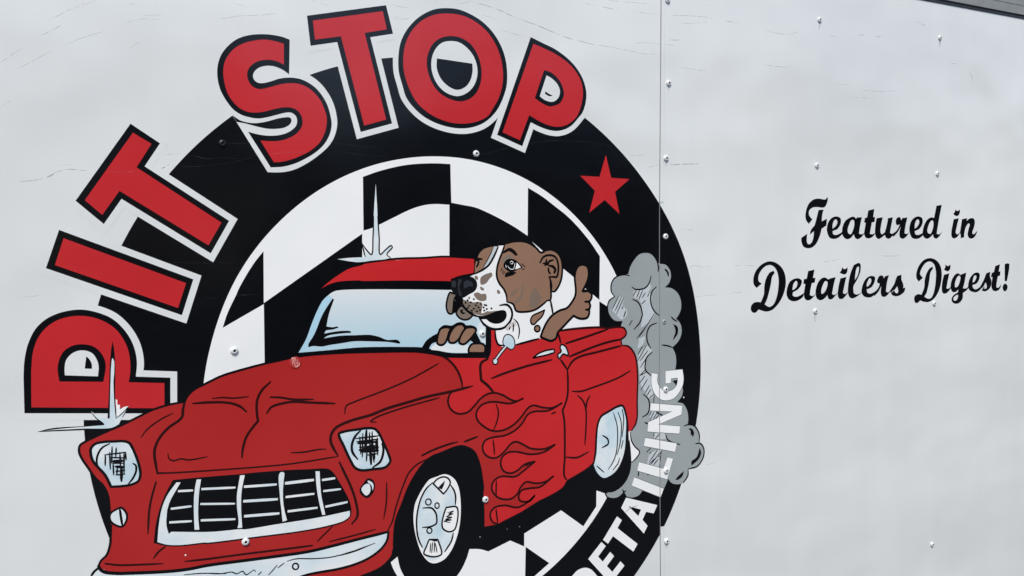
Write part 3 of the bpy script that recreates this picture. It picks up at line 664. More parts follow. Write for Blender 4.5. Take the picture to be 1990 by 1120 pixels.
pickup_truck/front_body rdk F 34.4,-256.7 40.9,-252.4 54,-246.8 68.6,-241.2 85.9,-235.2 99.4,-230.9 111.8,-224.2 125.6,-218.2 136.7,-214.9 153.5,-211.4 172.6,-209.9c 174.8,-206.8 180.8,-198.3 189.6,-191.5 199.8,-187.4 225.2,-176.6 247.6,-170.8 288.9,-163.2 325,-158.9 350.7,-157.1 390,-156.5 440.6,-158.2 508.9,-162.2 536.3,-164.9 564,-170.4 586.5,-176.8c 680.2,-183.9c 820.4,-247.5c 817.2,-412c 790.4,-437.4c 736.8,-458.3c 680.4,-475.7c 654.1,-476.2c 576,-473.1c 538.1,-483.9c 484.9,-484.6c 482.5,-494.5 464.3,-509.1 427.3,-517.8c 413.4,-520.2c 193.5,-476c 44,-445.9c 51.8,-429.1c 55.3,-421.7 62.1,-414.9c 64.9,-410.3 67.9,-399.1 68.6,-391.2 69.8,-373.9 68.8,-354.6 68.6,-344.3 66.8,-329.4 62,-317 52,-303.9 43.5,-288.2 36.3,-274.2 33.5,-265.2
pickup_truck/side_body rbr F 594,-177.9c 666.2,-183.7c 674.9,-134.1c 682.3,-134.5c 684,-150.8 688.8,-162 700.9,-167.3 723.6,-164 770,-156.8c 809.1,-146.8c 815.7,-143.5 851.2,-142.8 845.4,-143.4 877,-143.4 916.1,-146.6c 941.9,-145.8 956.1,-149 960.8,-159.1 955.9,-165.6 948.6,-170c 950.9,-180.9c 965.2,-183.9 977,-195.5 982.9,-209.8 986,-241.7 984,-291.1 983.6,-320 979.7,-333.5 969.8,-345.2c 938.6,-348.5c 886.6,-377.1c 881.7,-393.9 867.8,-402.7 825.8,-418.4c 821.3,-422 817.8,-427.2 808.9,-433.5 778.1,-443.9 735.1,-453.8 736.9,-456.8 680.5,-475.2c 671.4,-471.5 666.1,-461.5 667.1,-452.5 675,-445.6 695.4,-445.2 720.1,-452.8 739.2,-447.5 756.4,-436.2c 746.6,-444.9 735,-445 724.6,-440.6 723.1,-432 729.1,-423.7 746,-422.5 767.4,-422.9 795.9,-407.2c 778.3,-415.1 759,-415.4 737.8,-410.1 727.2,-417.8 720.7,-427.9 708,-435.2 691.6,-433.6 679.5,-427.1 670.6,-414.9 670.8,-404 678.1,-395.9 690.4,-393.1 717.2,-397 734.1,-389.2 758.1,-375.4c 735.9,-378.1 721,-387.1 706.4,-389.7 693.2,-383.3 688.4,-369.8 691.7,-359.3 703.1,-352.6 719.6,-353.4 748.9,-361.7 776.7,-361.1 801.2,-350.2c 776.8,-355.5 749.1,-351.1 734.5,-342.8 720,-335.5 709.6,-337.8 697,-349.1 682.5,-358.1 668.4,-357.2 656.5,-347.5 653.8,-336.3 659,-326.2 673.2,-322.4 697.6,-321.7 718.4,-315 733.2,-303.9 744,-290.3 756.8,-286.1 786.8,-287.4 816.7,-276.4c 795.6,-283.1 776.1,-280.7 754.9,-274.8 744.2,-279.2 731.3,-292.6 714.4,-305.4 693.7,-312.2 673.4,-310.7 653.6,-298.5 644,-286.7 643.2,-275.9 650.4,-265.9 662.5,-260.8 678.6,-260.6 711.1,-266.6 736.6,-260c 721.5,-263.7 709.2,-259.2 695,-250.5 678.9,-245 664.8,-245.8 650.7,-253.4 638.5,-264.6 626.6,-273.2 609.1,-274 595.8,-265.5 590.4,-250.9 594.5,-239 600.3,-234.8c 618.2,-230.4c 617,-225.9 612.5,-207.8 605.2,-193.1
pickup_truck/flame_outline inr L 680.5,-475.2c 671.4,-471.5 666.1,-461.5 667.1,-452.5 675,-445.6 695.4,-445.2 720.1,-452.8 739.2,-447.5 756.4,-436.2c 746.6,-444.9 735,-445 724.6,-440.6 723.1,-432 729.1,-423.7 746,-422.5 767.4,-422.9 795.9,-407.2c 778.3,-415.1 759,-415.4 737.8,-410.1 727.2,-417.8 720.7,-427.9 708,-435.2 691.6,-433.6 679.5,-427.1 670.6,-414.9 670.8,-404 678.1,-395.9 690.4,-393.1 717.2,-397 734.1,-389.2 758.1,-375.4c 735.9,-378.1 721,-387.1 706.4,-389.7 693.2,-383.3 688.4,-369.8 691.7,-359.3 703.1,-352.6 719.6,-353.4 748.9,-361.7 776.7,-361.1 801.2,-350.2c 776.8,-355.5 749.1,-351.1 734.5,-342.8 720,-335.5 709.6,-337.8 697,-349.1 682.5,-358.1 668.4,-357.2 656.5,-347.5 653.8,-336.3 659,-326.2 673.2,-322.4 697.6,-321.7 718.4,-315 733.2,-303.9 744,-290.3 756.8,-286.1 786.8,-287.4 816.7,-276.4c 795.6,-283.1 776.1,-280.7 754.9,-274.8 744.2,-279.2 731.3,-292.6 714.4,-305.4 693.7,-312.2 673.4,-310.7 653.6,-298.5 644,-286.7 643.2,-275.9 650.4,-265.9 662.5,-260.8 678.6,-260.6 711.1,-266.6 736.6,-260c 721.5,-263.7 709.2,-259.2 695,-250.5 678.9,-245 664.8,-245.8 650.7,-253.4 638.5,-264.6 626.6,-273.2 609.1,-274 595.8,-265.5 590.4,-250.9 594.5,-239 600.3,-234.8c @3.67,0.8,0.8
pickup_truck/flame_outline inr F 736.6,-260c 721.6,-262.2 711.2,-263c 721.5,-266.2
pickup_truck/flame_outline inr F 816.7,-276.4c 804.4,-278.9 789,-283.5c 804.3,-284
pickup_truck/flame_outline inr F 801.2,-350.2c 789.8,-353.4 777.8,-358.5c 789.8,-357.6
pickup_truck/flame_outline inr F 758.8,-374.7c 744.3,-376.5 732.6,-383.2c 746.4,-379.9
pickup_truck/flame_outline inr F 796.4,-407.1c 782.2,-412.6 773.4,-417c 786.5,-415.1
pickup_truck/body_line inr L 681.5,-264.6 685.7,-278.6 682.9,-294.6 675.4,-310.4 @3.12,0.6,0.6
pickup_truck/body_line inr L 674.1,-326.2 675.8,-339.1 676.5,-352.8 @3.12,0.6,0.6
pickup_truck/body_line inr L 679.1,-398.8 677.9,-426 @3.12,0.6,0.6
pickup_truck/body_line inr L 677.4,-448.7 680.1,-472.9 @3.14,0.6,0.6
pickup_truck/body_line inr L 793.2,-294.1 803,-291.6 @3.29,0.6,0.6
pickup_truck/wheel_arch blk F 545.2,-346.8 559.9,-338.5 575,-335.2 598.1,-329.3 613.6,-328.1 627.2,-333 638.8,-341.6 646.3,-357 650.9,-373.8 653.5,-392.2 655.1,-410.5 653.9,-414.2 654.8,-445.1 654.5,-477.7c 624.5,-510.3c 619.3,-523.8 609.1,-541.6 595.1,-556.8c 507.2,-539.1c 497.7,-518.1 493.7,-498.4c 485.9,-486.6c 486.1,-478 487.6,-454.2 491.7,-434.3 501.3,-413.5 514.8,-384.5 530,-362.5
pickup_truck/front_wheel wvi F 567,-375.9 578.4,-373.6 587.9,-375.9 599.2,-384.6 606.6,-399.9 609.9,-425.3 608.8,-453.7 604.8,-474.5 598.6,-491.3 590.5,-505.9 578.7,-517.9 567.2,-521.9 555.9,-521.5 546.6,-515.3 535.8,-499.3 528.9,-478.8 524,-453.5 523.6,-432.6 526.8,-415.8 532.6,-404.5 542.3,-390.3 553.7,-378.9
pickup_truck/front_wheel/wheel_disc lbl F 557.3,-387.3 572.4,-387.7 587.5,-393.5 597.6,-411 598.5,-430.7 596.5,-458.8 594.1,-476.2 587,-492.8 575.1,-508.4 563.5,-516.8 548.5,-513.9 537.8,-492.6 531.1,-465.2 529.9,-440.6 534.1,-418.7 543.9,-399.3
pickup_truck/front_wheel/vent wvi F 560.1,-386.8c 566.8,-380.8 578.3,-378 587.7,-382 591.4,-389.6 585.4,-400.3 578.5,-407.2c 568.4,-396
pickup_truck/front_wheel/wheel_line ink C 560.1,-386.8c 566.8,-380.8 578.3,-378 587.7,-382 591.4,-389.6 585.4,-400.3 578.5,-407.2c 568.4,-396 @2.99,0.6,0.6
pickup_truck/front_wheel/vent wvi F 582.7,-430.8c 601.9,-433 604.6,-442.3 602.3,-459.8 597.1,-471.4 587.5,-473.3 576.2,-466 574.5,-456.9 577.7,-443.3
pickup_truck/front_wheel/wheel_line ink C 582.7,-430.8c 601.9,-433 604.6,-442.3 602.3,-459.8 597.1,-471.4 587.5,-473.3 576.2,-466 574.5,-456.9 577.7,-443.3 @3.02,0.6,0.6
pickup_truck/front_wheel/vent wvi F 550.3,-480c 566.3,-482.8c 572.3,-508.7 561.8,-511.2 548.7,-507.8 540.4,-501.9 545.4,-490.5
pickup_truck/front_wheel/wheel_line ink C 550.3,-480c 566.3,-482.8c 572.3,-508.7 561.8,-511.2 548.7,-507.8 540.4,-501.9 545.4,-490.5 @2.96,0.6,0.6
pickup_truck/front_wheel/wheel_line ink L 559.2,-384.9 547.8,-392.9 538.1,-407.1 532.2,-423.6 528.9,-442.2 529.3,-464.9 532.6,-479.5 537.9,-490.9 @3.13,0.6,0.6
pickup_truck/front_wheel/wheel_line ink L 592.2,-394.2 598.7,-405.8 600.8,-416.8 599.7,-429.1 @3.24,0.6,0.6
pickup_truck/front_wheel/wheel_line ink L 595.1,-476.4 590.9,-489.9 578.1,-506.2 @3.24,0.6,0.6
pickup_truck/front_wheel/wheel_line ink L 540.5,-424.9 556.3,-427.8 563.6,-437.4 565.2,-448.3 564.1,-455.1 553.6,-458.6 538.7,-457.5 @3.19,0.6,0.6
pickup_truck/front_wheel/wheel_line ink F 581.6,-384.2c 568.4,-395.1c 575.5,-399.1c 579.5,-392.3
pickup_truck/front_wheel/wheel_line ink L 585.4,-440.1 596,-439.2 587.2,-443.1 594.9,-443.4 583.3,-446.8 592.8,-449.3 581.3,-450.9 591.8,-453.6 578.4,-453.6 589.8,-457.7 @2.08,0.6,0.6
pickup_truck/front_wheel/wheel_line ink L 553,-486.6 551.6,-502.2 @2.05,0.6,0.6
pickup_truck/front_wheel/wheel_line ink L 556.7,-485.5 554.4,-503.6 @2.05,0.6,0.6
pickup_truck/front_wheel/wheel_line ink L 560.1,-485.3 559.1,-503.6 @2.05,0.6,0.6
pickup_truck/front_wheel/wheel_line ink L 561.4,-488.1 564.2,-504.5 @2.06,0.6,0.6
pickup_truck/front_wheel/wheel_line ink L 553.1,-481.4 566.2,-485.5 @2.05,0.6,0.6
pickup_truck/front_wheel/wheel_line ink C 555.6,-417.2 554,-420.6 550.4,-421.6 546.9,-419.5 545.5,-415.6 547.1,-412.1 550.7,-411.2 554.2,-413.2 @2.49,0.6,0.6
pickup_truck/front_wheel/wheel_line ink C 570.1,-425.6 568.9,-428.8 566,-429.7 563.3,-427.9 562.2,-424.4 563.4,-421.2 566.3,-420.3 569,-422.1 @2.50,0.6,0.6
pickup_truck/front_wheel/wheel_line ink C 555.9,-465.7 554.5,-468.8 551.1,-469.6 547.9,-467.6 546.6,-464.1 548,-461 551.4,-460.2 554.6,-462.1 @2.49,0.6,0.6
pickup_truck/rear_wheel/tyre blk F 962.6,-346.4c 963.8,-363.3 966.8,-387.5 968.4,-405.6 965,-425 953.8,-441.3 936.9,-452.6 908.5,-456.6c 887.7,-447.6c 825.8,-418.4c 867.8,-402.7 881.7,-393.9c 888.9,-377.4 949,-294.6c 959.4,-319.3
pickup_truck/rear_wheel/white_chip wvi F 963.3,-347.8c 966.9,-347.9c 970,-366.1 977.8,-377 987.4,-388.2 981.2,-396.3 968.9,-405.7c 967.4,-379.6
pickup_truck/rear_wheel/wheel_line ink L 966.9,-346.9 969.6,-364 976.7,-375.8 988.2,-387.9 982.4,-397.5 968.9,-406.1 @2.76,0.6,0.6
pickup_truck/rear_wheel lbl F 900.5,-310.9 915.7,-304.4 932.3,-299.5 949,-295.8c 954.8,-307 957.6,-327 956.5,-350.6 953.7,-377.9 947.4,-396.8 935.1,-414.9 920.8,-423.7 904.3,-426.3 890.6,-414.6 882.8,-396 886.6,-377.1 889.4,-348.4 893.3,-325.6
pickup_truck/rear_wheel/wheel_line ink L 882.8,-396 887.1,-377.2 889.4,-348.4 892.8,-325.6 900.5,-310.9 915.8,-303.8 949,-295 957.1,-311.2 960.9,-333.3 961.4,-347.2 @4.54,0.8,0.8
pickup_truck/rear_wheel/wheel_line ink L 928.6,-306.2 936.5,-330.6 937.2,-360.1 933.3,-385.1 925.9,-399.9 915.1,-412.1 @2.44,0.6,0.6
pickup_truck/rear_wheel/wheel_line ink L 939.3,-306.3 946.1,-325.7 945.7,-351.3 941.8,-370.5 935.6,-387.4 @2.44,0.6,0.6
pickup_truck/rear_wheel/wheel_line ink L 948.9,-301.5 952.2,-318.5 950.7,-336.1 948,-354.5 @2.45,0.6,0.6
pickup_truck/rear_wheel/wheel_line ink L 950.3,-360.7 945.3,-376.8 @2.45,0.6,0.6
pickup_truck/rear_wheel/wheel_line ink L 941.4,-394.1 937.7,-403.4 925.7,-414.6 @2.44,0.6,0.6
pickup_truck/rear_wheel/wheel_line ink L 889.6,-401.8 905.7,-416.3 @2.40,0.6,0.6
pickup_truck/rear_wheel/wheel_line ink L 903.4,-346.2 914.9,-354.4 915.9,-363.3 901.8,-369.4 @3.48,0.6,0.6
pickup_truck/grille blk F 152.9,-321.8c 189.2,-323.2 251.2,-326.6 257.8,-326.7 313.5,-329.8 352,-333.5 381.4,-337.1 389.6,-343.7 399.2,-359.9 408.8,-378.8 416,-396.6 417.8,-411.9 415.3,-419.9 404.1,-426.4 382.2,-429.3 341,-430.4 270,-427.6 195.2,-423.6 194.7,-423.2 160.2,-420.6 140.7,-416.5 124.2,-409.2c 127.9,-382.8 134.2,-359.7 141.8,-341.3
pickup_truck/grille/surround chr F 157.7,-325.8c 163.4,-326.7c 148.4,-351.4 143.8,-364.3c 142,-385.2 144.7,-399.6c 148.3,-396.9c 204,-406.6 248.6,-410.4 249.1,-410.9 301.6,-411.5 366.1,-411.7 415.1,-409.3c 414.6,-417.3 405.9,-423.3 382.2,-426.8 341.1,-428 270.1,-425.2 195.3,-421.3 194.7,-420.9 160.3,-418.5 142.1,-414.7 129.1,-408.6c 132,-383.5 137,-360.2 144.5,-343.2
pickup_truck/grille/upright_bar chr F 185.5,-325.8c 191.7,-326.3c 188.5,-343.8 186.4,-366.6 185.9,-380.3 186.7,-400.5c 180.2,-399.4c 180.1,-373.2 181.1,-350.4 183,-336.9
pickup_truck/grille/upright_bar chr F 247.3,-328.4c 254.1,-328.9c 248.8,-353 247.3,-376.3 247.9,-407.9c 241.1,-407.5c 242.9,-399.2 241.3,-375.3 241.9,-356.6 244.7,-341.3
pickup_truck/grille/upright_bar chr F 305.5,-334.3 309.5,-331.9 312.9,-333.7 311.8,-346.4 310.2,-362.2 310.4,-381.6 311.7,-391.4 315.2,-408.1c 308.3,-408.9c 307,-390.7 305.3,-366.3
pickup_truck/grille/upright_bar chr F 361.6,-338.1c 368.2,-339c 368.5,-354.6 369.6,-376.1 375.3,-409.1c 370.3,-408.8c 365.2,-383.7 362.6,-362
pickup_truck/grille/cross_bar chr B 159.4,-339.1 180,-341 @3.26,0.95,0.8
pickup_truck/grille/cross_bar chr B 191.5,-340.8 240,-345.7 @3.37,0.95,0.8
pickup_truck/grille/cross_bar chr B 252.4,-346.4 301.3,-350 @3.79,0.95,0.8
pickup_truck/grille/cross_bar chr B 313.7,-350.2 358.8,-351.3 @4.57,0.95,0.8
pickup_truck/grille/cross_bar chr B 371.4,-353.4 392.7,-353.5 @3.66,0.95,0.8
pickup_truck/grille/cross_bar chr B 148.7,-363.3 177.1,-364 @3.26,0.95,0.8
pickup_truck/grille/cross_bar chr B 189.4,-362.7 238.5,-369.9 @3.06,0.95,0.8
pickup_truck/grille/cross_bar chr B 250.6,-368.2 302.2,-373 @4.14,0.95,0.8
pickup_truck/grille/cross_bar chr B 313.9,-371.6 359,-373.2 @3.59,0.95,0.8
pickup_truck/grille/cross_bar chr B 373,-371.2 401.4,-372.2 @3.34,0.95,0.8
pickup_truck/grille/cross_bar chr B 146,-382.8 176.8,-386 @3.26,0.95,0.8
pickup_truck/grille/cross_bar chr B 189.3,-387 238.5,-393.4 @3.39,0.95,0.8
pickup_truck/grille/cross_bar chr B 251.1,-391.1 303.9,-395.3 @4.14,0.95,0.8
pickup_truck/grille/cross_bar chr B 316.4,-394.3 363.2,-396 @3.61,0.95,0.8
pickup_truck/grille/cross_bar chr B 375.6,-396.5 411.8,-394.6 @3.70,0.95,0.8
pickup_truck/bumper bum F 51.7,-429.9c 63.9,-438.4 77,-443.8 99.7,-448 145,-454.5 173.3,-456.2 194.2,-455.9 253.7,-459.1 300.1,-461.4 348.2,-463.1 389.7,-460.8 432.4,-457.6 477.2,-455c 475.7,-467.5 466.5,-479.5 448.6,-489.9 427.5,-495.7 397,-499 355.4,-498.3 327.7,-499.7 324.4,-502.3c 41.4,-445.4c 42.3,-439.4 47,-434.8
pickup_truck/bumper/bumper_line ink L 51.8,-428.4 54.2,-434 59.9,-438.8 74.3,-443.4 98.3,-447.6 145,-454.3 173.4,-456.1 194.2,-455.6 253.7,-458.7 300.1,-461.1 348.2,-462.8 389.7,-460.5 432.4,-457.3 479,-454.4 @4.88,0.8,0.8
pickup_truck/bumper/bumper_line ink L 479,-454.4 476.4,-467.7 466.8,-479.6 448.9,-489.9 427.9,-496.1 397,-499.4 355.4,-498.7 330.9,-499.5 @4.24,0.9,0.5
pickup_truck/bumper/bumper_line ink L 51.7,-431.3 46.3,-435.4 41.6,-441.8 @3.45,0.9,0.5
pickup_truck/bumper/bumper_line ink L 313.3,-471.7 326.9,-470.6 356,-475.7 377.4,-478.1 397.6,-477.8 423.3,-475 455.6,-469 @1.87,0.6,0.6
pickup_truck/bumper/bumper_line ink L 193.8,-467 215.7,-471.8 230.6,-472.4 238,-476.3 246.4,-474.3 251.5,-480.5 263.9,-475.5 265,-479.2 @1.74,0.6,0.6
pickup_truck/bumper/bumper_line ink L 274.5,-480.3 269,-484.5 @1.77,0.6,0.6
pickup_truck/bumper/bumper_line ink L 284.4,-487.5 291.7,-481.2 298.2,-474.5 @1.78,0.6,0.6
pickup_truck/bumper/bumper_line ink L 298.8,-479.4 309.3,-473.4 @1.79,0.6,0.6
pickup_truck/bumper/bumper_line ink L 163.8,-463.1 187.5,-465.8 222.5,-473.2 @1.68,0.6,0.6
pickup_truck/bumper/bumper_line ink L 397.6,-478.1 423.3,-475.3 442.4,-471.4 @2.98,0.6,0.6
pickup_truck/bumper/bumper_line ink C 330.7,-483.2 329.3,-486.4 325.9,-487.1 322.7,-485.1 321.5,-481.4 322.9,-478.2 326.2,-477.4 329.5,-479.5 @2.61,0.6,0.6
pickup_truck/headlight lbl F 48.3,-262.7 53.7,-256.9 64.1,-255.3 77.3,-256.2 90.5,-257.5 97,-260.8 100.8,-267.9 105.7,-281.9 109.3,-297.2 110,-307.7 107.3,-316.2 99,-320.2 85.6,-320.8 71.7,-319.6c 65.1,-302.8 55.2,-288.3 50.3,-280.4 48,-271.4
pickup_truck/headlight/bezel ink C 48.3,-262.7 53.7,-256.9 64.1,-255.3 77.3,-256.2 90.5,-257.5 97,-260.8 100.8,-267.9 105.7,-281.9 109.3,-297.2 110,-307.7 107.3,-316.2 99,-320.2 85.6,-320.8 71.7,-319.6c 65.1,-302.8 55.2,-288.3 50.3,-280.4 48,-271.4 @3.75,0.6,0.6
pickup_truck/headlight/lens_line ink L 71.9,-258.7 62.6,-263.1 57.1,-271.1 54.8,-281 56.4,-289.9 @2.91,0.6,0.6
pickup_truck/headlight/lens_line ink L 100.7,-290.5 104.3,-293.5 104.8,-301 100.7,-310.8 93.7,-319.4 @3.01,0.6,0.6
pickup_truck/headlight/lens_line ink L 64.8,-273.6 92.6,-273.5 @2.27,0.6,0.6
pickup_truck/headlight/lens_line ink L 71.2,-278.1 91.6,-281.5 @2.29,0.6,0.6
pickup_truck/headlight/lens_line ink L 74.2,-286.5 89.4,-288.6 @2.27,0.6,0.6
pickup_truck/headlight/lens_line ink L 78.4,-298.8 90.4,-299 @2.27,0.6,0.6
pickup_truck/headlight/lens_line ink L 78.2,-303.9 90.2,-304.2 @2.27,0.6,0.6
pickup_truck/headlight/lens_line ink L 66.1,-273.7 65.3,-289 @2.24,0.6,0.6
pickup_truck/headlight/lens_line ink L 71.5,-270.8 71.7,-295 @2.24,0.6,0.6
pickup_truck/headlight/lens_line ink L 75,-263.2 73.6,-286.4 @2.26,0.6,0.6
pickup_truck/headlight/lens_line ink L 75.5,-286.7 75.6,-303.6 @2.26,0.6,0.6
pickup_truck/headlight/lens_line ink L 80.2,-265.3 79.1,-278.4 @2.26,0.6,0.6
pickup_truck/headlight/lens_line ink L 80.6,-293.2 79.5,-304.1 @2.27,0.6,0.6
pickup_truck/headlight/lens_line ink L 84.6,-273.2 84.6,-293.8 @2.27,0.6,0.6
pickup_truck/headlight/lens_line ink L 90,-272.4 88.9,-303.2 @2.27,0.6,0.6
pickup_truck/headlight/lens_line ink L 91.9,-274.2 92.2,-284.5 @2.29,0.6,0.6
pickup_truck/headlight/lens_line ink L 73.6,-283.8 90.2,-285 @4.02,0.6,0.6
pickup_truck/headlight/lens_line ink L 78,-291.7 89.2,-294.4 @4.02,0.6,0.6
pickup_truck/headlight/lens_line ink L 85.9,-292.5 85.2,-313.8 @4.02,0.6,0.6
pickup_truck/headlight#2 lbl F 400.9,-283.9 407.7,-281.4 433.3,-280.3 445.4,-280 459.3,-282.4 466.1,-289.1 474.5,-307.1 483.6,-330.3 485.2,-339 476.9,-347.3 457.5,-348 435,-346.6 425.6,-341.1 418.3,-328.4 408.7,-305.6
pickup_truck/headlight#2/bezel ink C 400.9,-283.9 407.7,-281.4 433.3,-280.3 445.4,-280 459.3,-282.4 466.1,-289.1 474.5,-307.1 483.6,-330.3 485.2,-339 476.9,-347.3 457.5,-348 435,-346.6 425.6,-341.1 418.3,-328.4 408.7,-305.6 @4.38,0.6,0.6
pickup_truck/headlight#2/lens_line ink L 436.7,-282.3 427,-291.2 421.5,-303.8 422.1,-315.6 430.3,-328.3 @4.23,0.6,0.6
pickup_truck/headlight#2/lens_line ink L 471.8,-307.6 474.1,-318.9 468.4,-336.8 455,-345.1 @4.31,0.6,0.6
pickup_truck/headlight#2/lens_line ink L 434.7,-292.1 435.7,-320.7 @2.75,0.6,0.6
pickup_truck/headlight#2/lens_line ink L 440,-287.7 438.1,-326 @2.76,0.6,0.6
pickup_truck/headlight#2/lens_line ink L 446.1,-317 444.8,-333.6 @2.80,0.6,0.6
pickup_truck/headlight#2/lens_line ink L 451.3,-287.4 450.7,-307.5 @2.78,0.6,0.6
pickup_truck/headlight#2/lens_line ink L 455.7,-286.2 454.9,-314.7 @2.80,0.6,0.6
pickup_truck/headlight#2/lens_line ink L 458.4,-315.2 458.8,-332.1 @2.80,0.6,0.6
pickup_truck/headlight#2/lens_line ink L 464.1,-297.3 464.2,-326.1 @2.81,0.6,0.6
pickup_truck/headlight#2/lens_line ink L 455.6,-321.6 457.8,-337.1 @2.78,0.6,0.6
pickup_truck/headlight#2/lens_line ink L 427.8,-294.6 467.7,-294.7 @2.81,0.6,0.6
pickup_truck/headlight#2/lens_line ink L 429.3,-299.8 465.8,-300.1 @2.81,0.6,0.6
pickup_truck/headlight#2/lens_line ink L 433.4,-309.5 464.7,-310.1 @2.80,0.6,0.6
pickup_truck/headlight#2/lens_line ink L 446,-323.7 464.3,-323.5 @2.81,0.6,0.6
pickup_truck/headlight#2/lens_line ink L 446.2,-283.4 443.5,-316.7 @4.92,0.6,0.6
pickup_truck/headlight#2/lens_line ink L 451.6,-307.6 452.5,-339.7 @4.95,0.6,0.6
pickup_truck/headlight#2/lens_line ink L 431,-302.5 462.2,-303.9 @4.92,0.6,0.6
pickup_truck/headlight#2/lens_line ink L 433.3,-313.7 465.5,-313.5 @4.95,0.6,0.6
pickup_truck/headlight#2/lens_line ink L 435.8,-316.5 465.3,-318.6 @4.98,0.6,0.6
pickup_truck/headlight#2/lens_line ink L 455.2,-303 454.8,-318.1 @4.95,0.6,0.6
pickup_truck/headlight#2/lens_line ink L 462.3,-300.5 463.5,-320.9 @4.98,0.6,0.6
pickup_truck/indicator_lamp chr F 68.6,-359.8 71.1,-355.8 80.6,-351.4 82.6,-350.7 87.1,-354.7 90.6,-362.6 89.9,-369.9 84.3,-378.2 73.2,-373 68.8,-366.4
pickup_truck/indicator_lamp/lamp_line ink C 68.6,-359.8 71.1,-355.8 80.6,-351.4 82.6,-350.7 87.1,-354.7 90.6,-362.6 89.9,-369.9 84.3,-378.2 73.2,-373 68.8,-366.4 @3.00,0.6,0.6
pickup_truck/indicator_lamp/lamp_line ink L 81.6,-351.6 82.8,-364.3 84.3,-377.9 @3.32,0.6,0.6
pickup_truck/indicator_lamp#2/lamp_line ink F 446.2,-361.7 454,-364.5 458.2,-372.7 455.2,-385.8 444.5,-393.5 432.7,-383.2 432.9,-375.7 438.2,-369
pickup_truck/indicator_lamp#2 chr F 435.4,-376.9 442.5,-370.4 448.6,-371.3 450,-383.3 443.8,-389.1 437.8,-384
pickup_truck/indicator_lamp#2 chr F 446.1,-365.1 453.9,-369.6 455.8,-375.8 453.9,-382.6c 452,-373.5 446.9,-368.5
pickup_truck/body_line ink L 172.6,-209.9 153.5,-211.4 136.7,-214.9 125.6,-218.2 111.8,-224.2 85.9,-235.2 68.6,-241.2 54,-246.8 40.9,-252.4 35,-256.4 33.6,-265.2 36.3,-274.2 43.5,-288.2 52,-303.9 62,-317 66.8,-329.4 68.6,-344.3 68.9,-354.7 @3.25,0.8,0.8
pickup_truck/body_line ink L 70,-373.9 68.7,-388.4 67.9,-399.1 64.9,-410.3 62.1,-415.7 55.3,-421.7 51.8,-428.4 @3.30,0.8,0.8
pickup_truck/body_line ink L 173.3,-209.6 174.8,-205.3 180.8,-197.5 189.6,-191.2 199.8,-187.1 225.2,-176.6 247.6,-171.1 288.9,-163.2 325.1,-158.1 @3.54,0.8,0.8
pickup_truck/body_line inr L 172.4,-211.5 170,-221.1 169,-230.1 164.6,-235.6 150.2,-244.6 137.3,-258.1 130.6,-272.2 129.5,-282.5 131,-297.6 132.4,-308.6 @3.93,0.9,0.7
pickup_truck/body_line inr L 132.4,-308.9 157.2,-311.6 227.8,-316.6 272.9,-319.3 319.7,-321.2 358.4,-320.7 398.2,-319.4 @2.54,1.2,0.6
pickup_truck/body_line inr L 297.1,-191.3 283.6,-203.1 276.2,-216.5 274.7,-232.1 276,-249.6c 268.1,-258.1 258.5,-271.1 252.7,-287.7 250.8,-302.3 @3.88,0.6,0.6
pickup_truck/body_line inr L 289.4,-239.2 296.7,-230.4 312.4,-226.5 329.9,-225.5 355.5,-229.2 395.7,-234.9 @4.00,0.6,0.6
pickup_truck/body_line inr L 183.8,-213.4 202.5,-213.8 224.4,-215.7 239.1,-219 250.9,-224.9 259.7,-233.7 @3.80,0.6,0.6
pickup_truck/body_line inr L 400.1,-328.6 408,-347.1 417.6,-370.1 425.4,-396.4 427.3,-420.2 417.6,-431.2 @4.23,0.6,0.6
pickup_truck/body_line inr L 130.4,-321.1 124.2,-341.1 120.1,-360 118,-382.1 117.1,-394.7 @3.04,0.8,0.5
pickup_truck/body_line inr L 60.4,-426.8 77.4,-432.2 104.1,-436.7 135.7,-441.3 @3.04,0.8,0.5
pickup_truck/body_line inr L 353.4,-454.4 300.4,-451.5 238.9,-448 194.5,-445.9 165.2,-443.7 @3.28,0.8,0.5
pickup_truck/body_line inr L 139.2,-417.3 130.7,-422.5 122.8,-431.6 @3.08,0.8,0.5
pickup_truck/body_line inr L 540.7,-336.9 561.4,-330 590,-324 607.3,-321.7 @3.89,0.8,0.5
pickup_truck/body_line inr L 619.6,-323.1 645.3,-317.3 @3.99,0.8,0.5
pickup_truck/body_line inr L 295.6,-215 311.1,-217.1 330,-221.8 362.2,-225 @3.40,0.8,0.5
pickup_truck/body_line inr L 211.4,-208.6 226.1,-208.8 240.8,-211.1 263.4,-210.9 @2.49,0.6,0.6
pickup_truck/body_line inr L 147.6,-281.9 148.7,-289.6 153.5,-293.5 165.5,-292.5 175.4,-295.4 201.3,-294.2 @2.39,0.6,0.6
pickup_truck/body_line inr L 324.4,-304 343.6,-305.6 366.4,-304.5 379.6,-305.3 @2.67,0.6,0.6
pickup_truck/body_line inr L 156.5,-224.5 138.1,-232.7 121.2,-244.2 112.7,-254.8 @2.32,0.6,0.6
pickup_truck/body_line inr L 478.2,-372.3 476.8,-404.5 471.6,-431.8 @2.81,0.6,0.6
pickup_truck/body_line inr L 457.1,-446.4 424,-449.9 380.7,-453 @2.75,0.6,0.6
pickup_truck/body_line inr L 386.4,-429.2 377,-436.7 360.9,-449.5 @2.67,0.6,0.6
pickup_truck/body_line inr L 411.1,-252.9 413.9,-240.7 429.4,-234.9 464.3,-225.7 491,-218.1 527.4,-206 553.5,-195 574.9,-185.4 @2.83,0.6,0.6
pickup_truck/body_line inr L 463.1,-271.9 453.5,-270 463.3,-264.3 481,-259.5 517.1,-252.2 574.8,-243.3 @2.83,0.6,0.6
